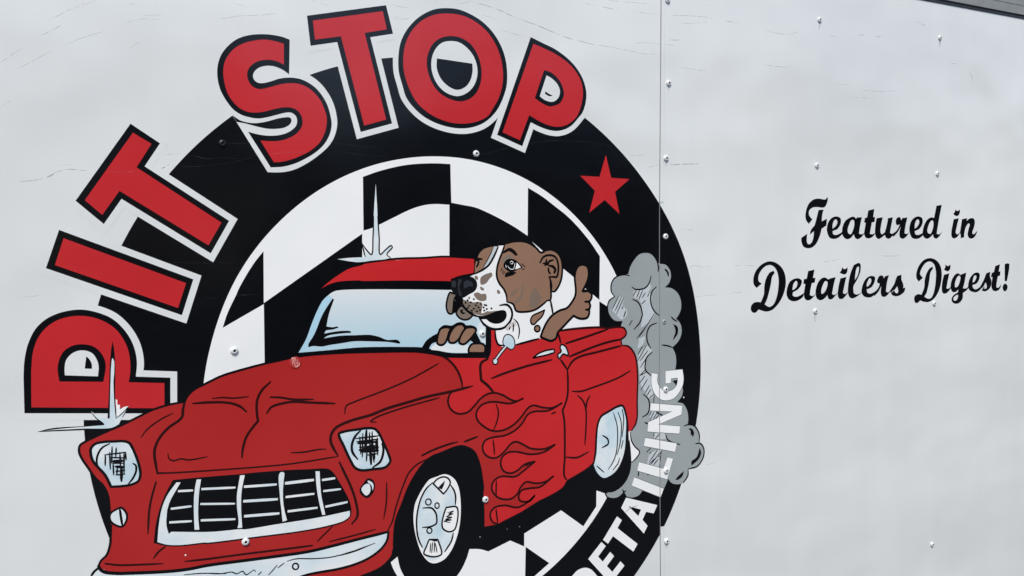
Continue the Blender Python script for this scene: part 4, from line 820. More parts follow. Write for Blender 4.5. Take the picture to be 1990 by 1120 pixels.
pickup_truck/body_line inr L 552.7,-342.8 529.3,-351.9 516.1,-363.9 507.6,-380 499.9,-397.8 492.1,-418.9 486.2,-438.5 476.9,-454 @2.86,0.6,0.6
pickup_truck/body_line inr L 398.3,-318.3 391.9,-306.7 387.2,-294.6 388.4,-283.3 396.2,-273.5 420,-265.1 454.7,-259.2 481.2,-251.9 517.3,-245.4 552.4,-239.4 598.4,-234.7 637.4,-229.2 @4.68,0.5,0.5
pickup_truck/body_line inr L 582.7,-174.7 593.9,-181.7 607,-196.8 615.3,-215.1 618.2,-230.4 @4.14,0.6,0.6
pickup_truck/body_line inr L 673.4,-219.3 699.9,-212.5 741.6,-204.1 796.2,-196.4 @4.40,0.6,0.6
pickup_truck/body_line inr L 667.2,-184.7 654,-191.7 653.4,-220.2c 667.1,-232.2 676.9,-244 @5.19,0.8,0.8
pickup_truck/body_line inr L 814.5,-197.8 828.5,-216.8 @4.35,0.7,0.7
pickup_truck/body_line inr L 828.5,-216.8 829.3,-232 827.5,-265.9 818.3,-287.7 817.1,-288.6 820.1,-307.9 820.8,-330.7 819.9,-376.1 818.2,-410.1 823.6,-418.5 @4.35,0.7,0.7
pickup_truck/body_line inr L 828.5,-216.8 839.8,-202.6 855.7,-195.3 894.5,-189.5 948.5,-181.7 @4.39,0.7,0.7
pickup_truck/body_line inr L 807.8,-145.8 812,-155.5 815.1,-166.9 @4.30,0.7,0.7
pickup_truck/body_line inr L 826,-169.1 872.1,-159.3 918.4,-148.7 @4.45,0.7,0.7
pickup_truck/body_line inr L 833.3,-193.6 883.2,-180.1 918,-172.9 951,-169.2 @4.51,0.7,0.7
pickup_truck/body_line inr L 812.2,-145.2 845.4,-143.4 899.9,-144.1 918.4,-146.8 @4.49,0.7,0.7
pickup_truck/body_line inr L 916.1,-147.6 941.9,-145.8 956.1,-149 960.8,-159.1 955.9,-165.6 948.6,-170 950.9,-180.9 @3.78,0.6,0.6
pickup_truck/body_line inr L 950.9,-180.9 965.2,-183.9 977,-195.5 982.9,-209.8 986,-241.7 984,-291.1 983.6,-320 979.7,-333.5 969.8,-345.2 @3.85,0.6,0.6
pickup_truck/body_line inr L 837.7,-257.4 856.8,-259.2 881.8,-254.8 940.4,-241.7 969.2,-230.4 @3.70,0.6,0.6
pickup_truck/body_line inr L 849.9,-266.2 861,-276.8 867.4,-294.7 866.9,-326.5 864,-358.8 @3.66,0.6,0.6
pickup_truck/body_line inr L 877,-268.8 870,-279.6 867.4,-294.7 @3.67,0.6,0.6
pickup_truck/body_line inr L 822.1,-376.4 845.5,-380.4 859.1,-377.4 871.7,-372.9 @3.67,0.6,0.6
pickup_truck/visor blk F 378.9,-54.4c 393.1,-44.4 409.9,-41.7 512,-44.2 512.5,-43.3 601.4,-47.1c 604.8,-64.4c 600.6,-63.4c 511.8,-58.9 511.6,-59.3 417.9,-56.1 401.1,-57.4 392.7,-60.9c 372.3,-84c 359.3,-83.4c
pickup_truck/roof rbr F 378.9,-53.5c 386.5,-46.5 401.7,-35.7 423.8,-23.3 447.9,-16.5 479.2,-13 512.8,-10.7 469.1,-12.8 513.4,-9.6 549.8,-9.5 590.9,-7.7 644.7,-12.3c 646.4,-22 644.2,-36.1c 620.7,-40.7 602.3,-45.3c 601.3,-48.4c 567.4,-46.8 512.5,-44.5 442.4,-42.7 443.7,-42.3 409.8,-42.5 393.1,-46 383.1,-50.5
pickup_truck/body_line ink L 427.3,-20.9 447.9,-15.3 443.1,-15.2 469.1,-11.5 513.4,-8.4 549.8,-8.3 590.9,-6.9 646.7,-10.8 @3.28,0.6,0.6
pickup_truck/body_line ink L 645.7,-12.3 646.4,-23.8 644.1,-37 @3.50,0.6,0.6
pickup_truck/windscreen win F 393.5,-60.7c 401.1,-57.4 417.9,-56.1 511.6,-58.9 600.6,-63.3c 642.6,-88.5c 664.5,-125.2c 663.4,-174.9c 628.9,-172 598.1,-169.4 573.5,-163.6 545.8,-156.5 509.4,-153.1 440.8,-149 390.2,-149.7 340.4,-150.4c 353.1,-129.6 362.7,-106.1 372.2,-85.6 380.8,-71.5
pickup_truck/windscreen/glass_edge wbl F 390.1,-63c 396.6,-68.9c 381,-92.5 368,-119.3 355.3,-138.6c 354.8,-144.2c 341.2,-150c 353.1,-129.6 362.7,-106.1 372.2,-85.6 380.8,-71.5
pickup_truck/windscreen/glass_line ink F 396.6,-68.9c 398.7,-70.6c 390.1,-93 385.4,-112.2c 394.5,-114.1 403.7,-113.6 404.5,-115.3c 396,-117.7 384.4,-119 381.8,-123.4c 399.3,-121.2 416.1,-120.9 424.5,-122.4 425.3,-124.8c 407.5,-125 387.5,-127 380.5,-130.6c 407.4,-128.3 432.8,-129 456.9,-130.1 470.8,-133.9 484.7,-139.9 502.5,-141.1 507.8,-145.6c 505.9,-147.7c 488.1,-143.8 458.4,-140.7 429.1,-138.7 407.1,-140.5 390.4,-141.8 377.1,-143.4 364.1,-141.7 355.9,-143c 356.1,-137.9c 366.3,-122.4 380.2,-92.5
pickup_truck/windscreen/frame blk F 341.2,-150.5c 390.2,-150 440.8,-149.5 509.2,-153 545.7,-157 573.5,-164.1 598.1,-169.4 628.9,-172 666.8,-175.1c 667.8,-183.5c 592.1,-177.2c 579,-172.7 554.8,-166.6 440.6,-158.6 390,-156.8 350.7,-157.1 321.9,-159.4c
pickup_truck/windscreen/frame blk F 664.4,-129.9c 674.9,-132.3c 672.8,-175.2 667.1,-186.4c 662.8,-181.6c
pickup_truck/windscreen/glass_shine chr F 648.6,-127 654.7,-120.7 663.9,-126.1c 663.2,-158.2c 655.9,-153.2 650.2,-142.2
pickup_truck/windscreen/glass_shine chr F 561.4,-160.5 572.9,-150.5 596.5,-154.2 613.7,-156.8 631.2,-158c 629.9,-171.2c 598.1,-168.9 573.5,-163.6
pickup_truck/steering_wheel blk F 544.8,-157.3c 553.4,-145.8 564.8,-138.7 577.1,-133.8c 572,-148.7c 562.6,-152.4 557.7,-160.7c
pickup_truck/steering_wheel/spoke blk F 632.4,-149.2c 645.4,-136.8c 656.4,-158.8c 643,-157c
pickup_truck/door_handle chr F 756.6,-190.2c 769.5,-182.7 784.6,-178.7 800.9,-177.5c 801.8,-183.7c 784.4,-187.1 769.4,-188.8
pickup_truck/door_handle/handle_line ink C 756.6,-190.2c 769.5,-182.7 784.6,-178.7 800.9,-177.5c 801.8,-183.7c 784.4,-187.1 769.4,-188.8 @3.28,0.6,0.6
pickup_truck/latch chr F 816.1,-170.7 822.7,-172.1 828.1,-179.1 830.7,-191.1 820.2,-187.9 811.2,-195.7 808.7,-188 815.9,-182.9 813.8,-176.2
pickup_truck/latch/handle_line ink C 816.1,-170.7 822.7,-172.1 828.1,-179.1 830.7,-191.1 820.2,-187.9 811.2,-195.7 808.7,-188 815.9,-182.9 813.8,-176.2 @3.31,0.6,0.6
driving_dog/chest wvi F 691.5,9.6c 702.7,10.3c 699.4,-1.3 693,-15.5 688.7,-27.9 687.8,-42.2 691.2,-53.1 700.1,-63.3 705.9,-77 706.3,-87.8c 718.9,-92 724.9,-104.1c 739.4,-107.6 762.6,-104.7 779.8,-95.7 789.6,-88.8c 794.7,-102.9 797.7,-116.1c 785.5,-132.1 773.3,-156.4c 723.6,-164c 692.9,-162.6 686.9,-158.2 683.5,-143.6 682.3,-135.4c 682.3,-134.3c 667.4,-129 657.6,-121.3 652.9,-112.1c 640.2,-107 630.6,-100.3 623,-92 620.3,-84 623.3,-78.9 635.1,-72.3c 643,-69.1 649.6,-57 646.5,-46.3 637.8,-39.8c 647.7,-37.1 661.6,-31.7 669.7,-25.7 677.9,-17 686.2,-2.9
driving_dog/head brn F 705.8,13 721.2,16.4 737.8,17.1 752.3,13.3 766.9,4.9 777.4,-3.5c 788.2,0.9 801.1,0.7 814,-6.9 820.3,-20.1 821.1,-36.9 818.6,-49.9 815.2,-59.1 808.4,-70 801.8,-73.5 796.4,-72.4c 795,-88.1c 788.5,-88.7c 777.7,-96.6 762.6,-104.1 743.6,-106.9 724.9,-104.1c 718.9,-92 706.7,-87.9c 705.9,-77 699.1,-62.3 691.2,-53.1 687.4,-40.4 689.8,-22.6 696.2,-8.4 700.5,4.1
driving_dog/head brn F 650.2,-11c 652.4,-4 660.5,4.7 672.5,8.9 683.5,9.7c 676.2,-4.5 667.9,-18.5 660.6,-30.8c 645.7,-36.5c 646.4,-23.3
driving_dog/blaze lgr F 683.5,9.3c 691.5,8.1c 686.2,-2.9 680,-13.4 671.8,-22.2 661.7,-28.7c 669.9,-16.8 678.2,-2.7
driving_dog/spot bgr F 677.5,-35.7c 679.4,-41.1 673.2,-47.1 667.1,-54 657.1,-56.4 656.4,-44.8 663.4,-39.7
driving_dog/spot bgr F 645.6,-40.9 650.5,-42 651.4,-47.3 646.5,-46.6
driving_dog/spot bgr F 655,-59.8 661.9,-62.8 662.8,-66 656.9,-65.6
driving_dog/spot bgr F 643,-71.8 650.9,-69.4 656.7,-72.3 665.7,-72.7 666.4,-82.5 660.4,-84.9 649.6,-81.8
driving_dog/spot bgr F 687.9,-66.4 691.9,-67.4 693.8,-72.9 688.7,-73.1
driving_dog/spot bgr F 633.1,-75.8 636,-76.8 634.9,-80.3 632,-79.3
driving_dog/muzzle bgr F 622.3,-80.9 631,-83.1 642.6,-85.9 656.4,-86.5 659.3,-92.9 668,-102.2 688.1,-102.3c 673.9,-107.9 659.9,-109.8 642.2,-105.3 630.6,-98.6 623,-89.4
driving_dog/muzzle wvi F 660.3,-89.4c 668.1,-96.9 678.1,-98.2c 666,-103 660,-105.4 656,-105.2c 658.2,-96.4
driving_dog/freckle ink F 629.1,-86.2 628.5,-87.4 627,-87.8 625.5,-87.3 624.9,-86 625.5,-84.8 627,-84.3 628.5,-84.9
driving_dog/freckle ink F 635.8,-91.8 635.2,-93 633.7,-93.4 632.1,-92.9 631.5,-91.6 632.2,-90.4 633.7,-89.9 635.2,-90.5
driving_dog/freckle ink F 633.1,-81.9 632.5,-83.2 631,-83.6 629.4,-83 628.9,-81.8 629.5,-80.5 631,-80.1 632.5,-80.7
driving_dog/freckle ink F 644.9,-80.7 644.3,-81.9 642.7,-82.4 641.2,-81.8 640.6,-80.5 641.3,-79.3 642.8,-78.8 644.3,-79.4
driving_dog/freckle ink F 638.9,-85.7 638.3,-87 636.7,-87.4 635.2,-86.8 634.6,-85.5 635.3,-84.3 636.8,-83.9 638.3,-84.5
driving_dog/freckle ink F 650.7,-87.1 650,-88.4 648.5,-88.8 646.9,-88.2 646.3,-86.9 647,-85.7 648.5,-85.3 650.1,-85.9
driving_dog/freckle ink F 658.5,-89.6 657.9,-90.9 656.3,-91.3 654.8,-90.7 654.2,-89.4 654.8,-88.2 656.4,-87.8 657.9,-88.3
driving_dog/freckle ink F 644.5,-97 643.9,-98.2 642.3,-98.6 640.8,-98 640.2,-96.8 640.9,-95.5 642.4,-95.1 643.9,-95.7
driving_dog/freckle ink F 653.5,-95.3 652.8,-96.5 651.2,-96.9 649.7,-96.3 649.1,-95.1 649.8,-93.8 651.3,-93.4 652.8,-94
driving_dog/freckle ink F 656.3,-99.8 655.7,-101.1 654.1,-101.5 652.6,-100.9 652,-99.6 652.6,-98.4 654.2,-98 655.7,-98.5
driving_dog/freckle ink F 664.2,-101.1 663.6,-102.4 662,-102.8 660.5,-102.2 659.9,-100.9 660.5,-99.7 662.1,-99.2 663.6,-99.8
driving_dog/freckle ink F 668.4,-92.4 667.8,-93.6 666.2,-94.1 664.6,-93.5 664,-92.2 664.7,-91 666.3,-90.5 667.8,-91.1
driving_dog/freckle ink F 678.3,-98.2 677.6,-99.5 676.1,-99.9 674.5,-99.3 673.9,-98 674.6,-96.8 676.1,-96.3 677.7,-96.9
driving_dog/freckle ink F 650.3,-101.7 649.7,-102.9 648.1,-103.3 646.6,-102.7 646,-101.5 646.7,-100.2 648.2,-99.8 649.7,-100.4
driving_dog/freckle ink F 663.4,-95.7 662.7,-97 661.1,-97.4 659.6,-96.8 659,-95.5 659.7,-94.3 661.2,-93.8 662.8,-94.4
driving_dog/freckle ink F 640.5,-100 639.9,-101.2 638.4,-101.6 636.8,-101 636.2,-99.7 636.9,-98.5 638.4,-98.1 639.9,-98.7
driving_dog/freckle ink F 665.4,-91.4 664.8,-92.6 663.2,-93.1 661.7,-92.5 661.1,-91.2 661.7,-89.9 663.3,-89.5 664.8,-90.1
driving_dog/freckle ink F 669.3,-98.7 668.6,-99.9 667,-100.4 665.5,-99.8 664.9,-98.5 665.6,-97.2 667.1,-96.8 668.7,-97.4
driving_dog/freckle ink F 632.8,-95.2 632.2,-96.4 630.6,-96.8 629.1,-96.2 628.5,-95 629.2,-93.7 630.7,-93.3 632.2,-93.9
driving_dog/freckle ink F 648.6,-91.5 647.9,-92.7 646.4,-93.2 644.9,-92.6 644.3,-91.3 644.9,-90.1 646.5,-89.6 648,-90.2
driving_dog/lip bgr F 598.6,-67.4 604.3,-69.3 610,-71.3 605.9,-79.9 603.7,-93.8 601.6,-102.4 594.9,-102.1 591.3,-93.2 592.5,-81
driving_dog/lip bgr F 612.3,-95.9 619.1,-91 630.6,-100.3 640.2,-106.1 634.2,-112.9 624.4,-114.1 614.8,-110.1 609.2,-102.8
driving_dog/ink_line ink C 598.6,-67.4 604.3,-69.3 610,-71.3 605.9,-79.9 603.7,-93.8 601.5,-103.3 594.9,-102.1 591.3,-93.2 592.5,-81 @3.18,0.6,0.6
driving_dog/ink_line ink C 612.3,-95.9 619.1,-91 630.6,-100.3 640.2,-106.1 634.2,-113.2 624.4,-115 614.8,-111 609.2,-102.8 @3.25,0.6,0.6
driving_dog/lip_shadow ink F 609.9,-72.2c 621.8,-77.1c 621.2,-85.8 615.2,-94.3 607.3,-101.8 601.5,-104.1c 605.8,-86.9
driving_dog/ink_line ink F 616.1,-97.9c 622.9,-97.3 620.8,-100.7 627.6,-103.7c 620.7,-105.1 617,-101.4
driving_dog/nose nos F 602,-45.7c 616.4,-41.8 631.9,-40.9 641.6,-43.5 648.4,-49.9 649.5,-58.8 645,-66.5 633.2,-72.3 623.3,-77.1 615.6,-75.1 608,-71.2 600.6,-62.2 599.9,-53.5
driving_dog/nose_shine nsh F 624.9,-50.8 631.8,-48.4 639.5,-51.3 641.3,-58.5 633.5,-58.5 625.6,-61.4
driving_dog/nose_shine nsh F 602.8,-48.4 608.6,-48.6 608.3,-59 602.6,-57.9
driving_dog/nose_shine nsh F 615.4,-45.3 620.2,-47.2 616,-59.3 619.5,-73.5 616.7,-73.3 613.1,-59.2
driving_dog/mouth ink F 650,-109.3c 661.8,-109.9 675.9,-106.2 690.1,-102.4 702.3,-103 705.8,-109.5 703,-118.4 693.7,-124.2 681.5,-124.8 671.6,-121.1 665.7,-116.4 655.8,-115.5
driving_dog/ink_line ink L 692.3,-93.5 706.6,-93.3 714.6,-100.9 716.5,-111.9 712.1,-122.5 701.7,-131.9 689.4,-134.7 675.3,-133 661.5,-125 651.9,-112.1 @4.38,0.6,0.6
driving_dog/ink_line ink L 651.9,-111.2 640.2,-107 630.6,-100.3 623,-92 620.3,-84 621.7,-79.7 @4.23,0.6,0.6
driving_dog/ink_line ink L 705.8,13 721.2,16.7 737.8,17.1 752.3,13.9 766.9,5.3 777.4,-3.5 788.1,0.5 801.1,0.7 814,-6.9 820.3,-20.1 821.1,-36.9 817.4,-55.4 808.4,-70 802.9,-73.9 796.4,-72.4 @3.97,0.7,0.7
driving_dog/ink_line ink L 795.7,-52.9 795,-88.1 788.5,-89.3 @3.97,0.7,0.7
driving_dog/ink_line ink L 795,-88.1 798,-103.1 799.9,-114.3 @3.97,0.7,0.7
driving_dog/ink_line ink L 788.5,-89.3 777.6,-96.9 762.6,-104.7 743.6,-107.4 724.9,-104.7 718.9,-92.9 706.7,-87.9 @3.88,0.7,0.7
driving_dog/ink_line ink L 704.8,13 699.4,-1.3 692,-17.3 688,-31.5 687.8,-44 692.2,-54.9 701.1,-66 705.9,-77 706.7,-87.9 @3.76,0.7,0.7
driving_dog/ink_line ink L 691.5,7.8 682.1,-9.9 671.7,-23.9 659.6,-31.6 645.7,-37.4 @3.76,0.7,0.7
driving_dog/ink_line ink L 650.2,-11.4 652.4,-4 660.5,4.7 672.5,8.9 683.5,9.7 @3.70,0.7,0.7
driving_dog/ink_line ink L 646.3,-11.3 660.1,-12.7 @3.70,0.7,0.7
driving_dog/ink_line ink L 648.2,-14.5 653.1,-15 652.4,-19.9 648.9,-26 @3.70,0.7,0.7
driving_dog/ink_line ink L 774.9,-21.8 781.5,-11.9 794.4,-8.4 807.3,-12.4 812.5,-25.5 812.3,-38.5 808.8,-47.7 802.3,-47.5 792.6,-47.2 @4.01,0.7,0.7
driving_dog/ink_line ink L 802.9,-16.9 794.2,-19.5 789.8,-23.1 781.3,-22.9 @3.97,0.7,0.7
driving_dog/ink_line ink L 788.9,-15.7 785.5,-26.7 @3.95,0.7,0.7
driving_dog/ink_line ink L 791.9,-26.9 802.7,-29 806.9,-34.7 804.6,-41.1 @3.97,0.7,0.7
driving_dog/ink_line ink L 791.8,-30.6 792.8,-38 795.9,-41.8 @3.95,0.7,0.7
driving_dog/ink_line ink L 793.7,-47.3 797.7,-62.2 796.8,-72.4 @3.97,0.7,0.7
driving_dog/ink_line ink L 601,-46.2 620.7,-41.4 635.9,-39.1 645.3,-36.9 @4.79,0.6,0.6
driving_dog/ink_line ink L 682.5,7.9 674.1,-8 661.7,-28.1 @1.41,0.6,0.6
driving_dog/ear_shadow ink F 783.3,-27.6c 786.1,-18.4 790,-15.4c 789.4,-21.3 798.6,-16.3 804.6,-17.5c 794.6,-21.7 793,-26c
driving_dog/ear_shadow#2 ink F 791.9,-28.3c 801,-26.7 807.8,-33.7 805.9,-41.7c 802,-40.5 803.4,-34.6 797.9,-30.3
driving_dog/eye bgr F 704.3,-8.6 712.6,-6 720.7,-10.7 718.5,-14.2 706.2,-16.7 697,-19.2
driving_dog/eyebrow ink F 698.3,-4.5c 704.6,2.2 713.8,6 723,1.9 730.4,-7.2c 724.8,-8.2c 719.8,-3.8 712.7,-0.1 705.5,-2.5
driving_dog/eye ink F 700.9,-24.6 705.2,-16.7 712.4,-13.2 724.7,-15.3 732.8,-21.8 738.9,-29.2 730.5,-31.7 723.2,-35.1 714,-36.1 705.9,-32
driving_dog/eye wvi F 727.7,-19.9c 735.8,-28.8c 724.3,-32.1c
driving_dog/eye wvi L 705.6,-23.9 707,-28.4 @1.19,0.6,0.6
driving_dog/eye wvi L 714.3,-19.6 716.4,-17.4 720.1,-18.8 719.4,-21.8 715.3,-21.7 @1.20,0.6,0.6
driving_dog/eye wvi L 724.2,-20.7 722.8,-27 720.2,-31.4 714.1,-30.7 709.7,-25.8 @1.21,0.6,0.6
driving_dog/eye ink F 705.8,-37.4 714,-36.1 726.3,-37 721,-41.4 713.8,-43.4 703.6,-44.5
driving_dog/ink_line ink L 698.8,-28.2 695.6,-34.4 @1.68,0.6,0.6
driving_dog/ink_line ink L 700.8,-31.8 698.6,-38 @1.68,0.6,0.6
driving_dog/ink_line ink L 703.8,-34.6 700.6,-39.9 @1.67,0.6,0.6
driving_dog/ink_line ink L 709.8,-38.4 703.6,-44.5 @1.67,0.6,0.6
driving_dog/ink_line ink L 737,-21.9 745.2,-28.5 @1.70,0.6,0.6
driving_dog/ink_line ink L 743,-31.1 737.8,-33.2 @1.70,0.6,0.6
driving_dog/jowl_shade bsh F 738.3,-56.5 740.6,-67.5 737.9,-80.1 727.2,-90.6 720,-90.3 733.7,-78.1
driving_dog/jowl_shade bsh F 729.8,-65.3 723.4,-74.1 713,-80.9 717.3,-72
driving_dog/jowl_shade bsh F 752.1,-100.9c 752.4,-84.4 756.9,-71.8 763.4,-66.5 769.6,-72.3 775.7,-85.4 771.3,-94.4 762.7,-100.8
driving_dog/raised_arm brn F 847.4,-48.9 849.8,-37.7 855.5,-29.4 865.7,-27.1 874.7,-30.8 877.9,-42.2 875.4,-55.5 868.3,-68.5 863.7,-74.9c 875,-75.4 883.5,-81.4 882.7,-90 878,-95.5c 880.2,-103.2 877.8,-109.8c 877.7,-116.4 874.1,-123.9 862.8,-126.1 851.6,-123.6 843.8,-119.4c 833.7,-127.4 820.2,-138.8 809.1,-148.4 805.6,-157.6 795.7,-162.1 785,-159 773.3,-153.6c 778.9,-141 787.8,-126.7 798.8,-116.1 814.2,-108.5 829.7,-104.6 841,-93.8 847.9,-82.8 849.2,-71.6
driving_dog/ink_line ink C 847.4,-48.9 849.8,-37.7 855.5,-29.4 865.7,-27.1 874.7,-30.8 877.9,-42.2 875.4,-55.5 868.3,-68.5 863.7,-74.9c 875,-75.4 883.5,-81.4 882.7,-90 878,-95.5c 880.2,-103.2 877.8,-109.8c 877.7,-116.4 874.1,-123.9 862.8,-126.1 851.6,-123.6 843.8,-119.4c 833.7,-127.4 820.2,-138.8 809.1,-148.4 805.6,-157.6 795.7,-162.1 785,-159 773.3,-153.6c 778.9,-141 787.8,-126.7 798.8,-116.1 814.2,-108.5 829.7,-104.6 841,-93.8 847.9,-82.8 849.2,-71.6 @4.41,0.6,0.6
driving_dog/ink_line ink L 862.6,-75.9 875,-76 @4.42,0.6,0.6
driving_dog/ink_line ink L 867.8,-95 878.7,-95.5 @4.47,0.6,0.6
driving_dog/ink_line ink L 869.4,-109.7 878.5,-109.8 @4.45,0.6,0.6
driving_dog/spot brn F 753.8,-121.1 758.1,-114.9 771,-110.1 782.8,-106c 777.2,-116.9 766.4,-125.5 759.9,-130.7 754.7,-128.5
driving_dog/ink_line ink C 753.8,-121.1 758.1,-114.9 771,-110.1 782.8,-106c 777.2,-116.9 766.4,-125.5 759.9,-130.7 754.7,-128.5 @3.04,0.6,0.6
driving_dog/spot brn F 772.5,-138.8 770.8,-142.6 766.7,-144 762.7,-142.1 761.1,-138.1 762.8,-134.3 766.9,-132.9 770.9,-134.8
driving_dog/ink_line ink C 772.5,-138.8 770.8,-142.6 766.7,-144 762.7,-142.1 761.1,-138.1 762.8,-134.3 766.9,-132.9 770.9,-134.8 @3.32,0.6,0.6
driving_dog/chest_shade bsl F 714.1,-124.4 722.4,-123.1 724.3,-130.5 713.9,-133.5 707.7,-138.5 702.6,-135.5
driving_dog/ink_line ink L 719.4,-118.4 726.5,-125.1 730.4,-138.1 729.1,-149 727.6,-154 @2.69,0.6,0.6
driving_dog/ink_line ink L 718.2,-126.5 718.5,-133.8 717.5,-140.6 @2.66,0.6,0.6
driving_dog/ink_line ink L 712.3,-131.9 709.8,-136.9 @2.64,0.6,0.6
driving_dog/ink_line ink L 682.3,-135.4 683.4,-150.8 688.8,-162 697.9,-163.8 @3.78,0.6,0.6
driving_dog/ink_line ink L 722.6,-164.3 742.5,-161 770,-156.4 @3.90,0.6,0.6
driving_dog/finger brn F 579.1,-128.4 583.9,-126 593.4,-125.7 598.1,-127.8 595.1,-134.6 589,-149.9 583.2,-154.7 576.6,-154.3 572.9,-150.5 574.1,-140.2
driving_dog/ink_line ink C 579.1,-128.4 583.9,-126 593.4,-125.7 598.1,-127.8 595.1,-134.6 589,-149.9 583.2,-154.7 576.6,-154.3 572.9,-150.5 574.1,-140.2 @3.90,0.6,0.6
driving_dog/finger brn F 602.9,-128 610.7,-122.4 618.4,-121.9 624.5,-127.6 622,-134.5 612,-147.9 604.2,-152.7 596.6,-151.8 593.8,-146.7 596.9,-136.4
driving_dog/ink_line ink C 602.9,-128 610.7,-122.4 618.4,-121.9 624.5,-127.6 622,-134.5 612,-147.9 604.2,-152.7 596.6,-151.8 593.8,-146.7 596.9,-136.4 @3.92,0.6,0.6
driving_dog/finger brn F 622,-133.6 629.9,-127.9 641.7,-128.6 645.9,-133.3 641.4,-141 629.4,-152.6 621.5,-156.5 613.8,-153.3 613.9,-148
driving_dog/ink_line ink C 622,-133.6 629.9,-127.9 641.7,-128.6 645.9,-133.3 641.4,-141 629.4,-152.6 621.5,-156.5 613.8,-153.3 613.9,-148 @3.99,0.6,0.6
driving_dog/finger brn F 630.9,-172.1c 631,-165.1 637.1,-157.5 648.9,-156.6 658.8,-159 662.6,-163.7 661.4,-174.4c
driving_dog/ink_line ink C 630.9,-172.1c 631,-165.1 637.1,-157.5 648.9,-156.6 658.8,-159 662.6,-163.7 661.4,-174.4c @3.99,0.6,0.6
driving_dog/ink_line ink L 577.2,-129.1 585.8,-124.4 598.1,-126 602.9,-125.4 611.7,-121.5 620.3,-122 626.1,-126.8 639.7,-128.1 646.5,-133.3 @5.64,0.6,0.6
pickup_truck/mirror/mirror_line ink L 703,-165.6 692.6,-175.8 682.6,-186.7 @7.15,0.9,0.9
pickup_truck/mirror/mirror_line ink C 698.1,-157.2 701.3,-148.3 707.5,-146 715.6,-150.2 719.6,-158.6 718.4,-168.5 713.1,-170.9 705,-165.8 699,-161.7 @4.12,0.6,0.6
pickup_truck/mirror/mirror_line ink F 687.8,-190.7 685.8,-195.2 681.4,-196.7 677,-194.5 675.3,-189.8 677.2,-185.3 681.7,-183.8 686,-186
pickup_truck/mirror lbl F 698.1,-157.2 701.3,-148.3 707.5,-146 715.6,-150.2 719.6,-158.6 718.4,-168.5 713.1,-170.9 705,-165.8 699,-161.7
pickup_truck/mirror lbl F 685.4,-190.6 684.2,-193.4 681.4,-194.4 678.8,-193 677.7,-190 678.9,-187.1 681.6,-186.1 684.3,-187.5
pickup_truck/mirror chr L 703,-165.6 692.6,-175.8 683.2,-186.2 @2.86,0.9,0.9
roof_sparkle/flash lbl F 405.8,-7.3c 427.7,-5.7 448.5,-5.3c 452.5,-3.3 447.3,14.1c 455.3,3.2 462.1,-1.4c 464.7,18.8 467.6,60.2 472.4,112.3c 473.7,76.7 475,27 476.9,-1.3c 486.8,6.9 496.6,11.7 497.5,9.2 487.4,-2.3 494.4,-7c 486.4,-9 461.8,-11 441.1,-13 424.2,-11
roof_sparkle/ink_line ink L 447.1,16.5 455.3,4.9 462.4,-1.4 465.6,27.1 467.6,60.2 @2.33,0.6,0.6
roof_sparkle/ink_line ink L 474.2,60.2 475.9,27 476.9,-1.3 486.8,6.5 495.8,12.6 498,10 488.3,-1.5 494.7,-7 @2.36,0.6,0.6
roof_sparkle/ink_line ink L 447.3,14.1 451.6,-4.5 @2.32,0.6,0.6
fender_sparkle/blade_shadow ink F 80.6,-114.8c 82.4,-127.7 82.7,-156.8 81.2,-200.4 82.3,-225.4c 70.5,-222.6c 73.8,-185.1 75.5,-156.2 78.5,-127.4
fender_sparkle/flash_shadow ink F 47.7,-208.3c 60.2,-218.6 71.8,-224.2c 74.2,-231.6c 86,-233c 75.9,-238.2 39,-235.6 -16.2,-231.7c 1.4,-228.7 39.2,-230.2 65,-231.1c 55.6,-221c
fender_sparkle/chip wvi F 81.7,-197.5c 83.9,-197.8c 83.7,-205c 87,-205.4c 86.7,-211.9c 92.2,-208.8c 98.2,-208.3c 87.8,-220.1c 82.4,-222.4c
fender_sparkle/flash lbl F 79.8,-139.1 81.5,-142.2 81.3,-159.6 80,-171.1 79.9,-200.3 81,-223c 86.5,-218.5 97.5,-210.1c 90.4,-221.9 84.7,-232.8 85.4,-232.2c 75.3,-236.5 39.1,-233.6 -6.7,-231c 13.8,-230.7 66,-231.8c 66.3,-230.7 63.8,-227 57.5,-221.2 50.2,-210.7c 60.2,-218.6 73.3,-225.1c 74.6,-199.7 76.3,-170.8 77.7,-150.6
fender_sparkle/ink_line ink L 81,-224.1 87.8,-219.4 97.5,-210.1 89.7,-223.2 @1.40,0.6,0.6
script_word/letter blk F 1502.8,103.6c 1501.2,94.6 1493.2,83.3 1483.6,81.5c 1467.9,82.7 1455.3,81.3 1446,75.2 1444.4,67.5 1449,60.8 1455.2,56.4c 1444.3,46.5c 1436.5,54.2 1434.1,63 1436.7,76.3 1444.5,89.6 1458.6,98.6 1474.3,101 1490.1,99.4 1497.1,100.2 1498,103.1c
script_word/letter blk F 1474.1,76.5c 1489.3,77.3c 1485.1,65.4 1483.5,52c 1499.4,57.6c 1497.8,43c 1483.4,36.3c 1478.6,23 1467.5,5.2 1454.9,-3.5 1439.3,-5.5 1427,-0.9 1421.8,10.1 1421.8,16.8c 1439.5,25.5c 1437.9,14.4 1439.4,5.5 1445.6,2.8 1453.4,7.6 1458.1,18.7 1459.8,30.9c 1447.2,23.2c 1450.4,33.1 1461.4,43.1c 1466.2,54.2 1470.9,67.6
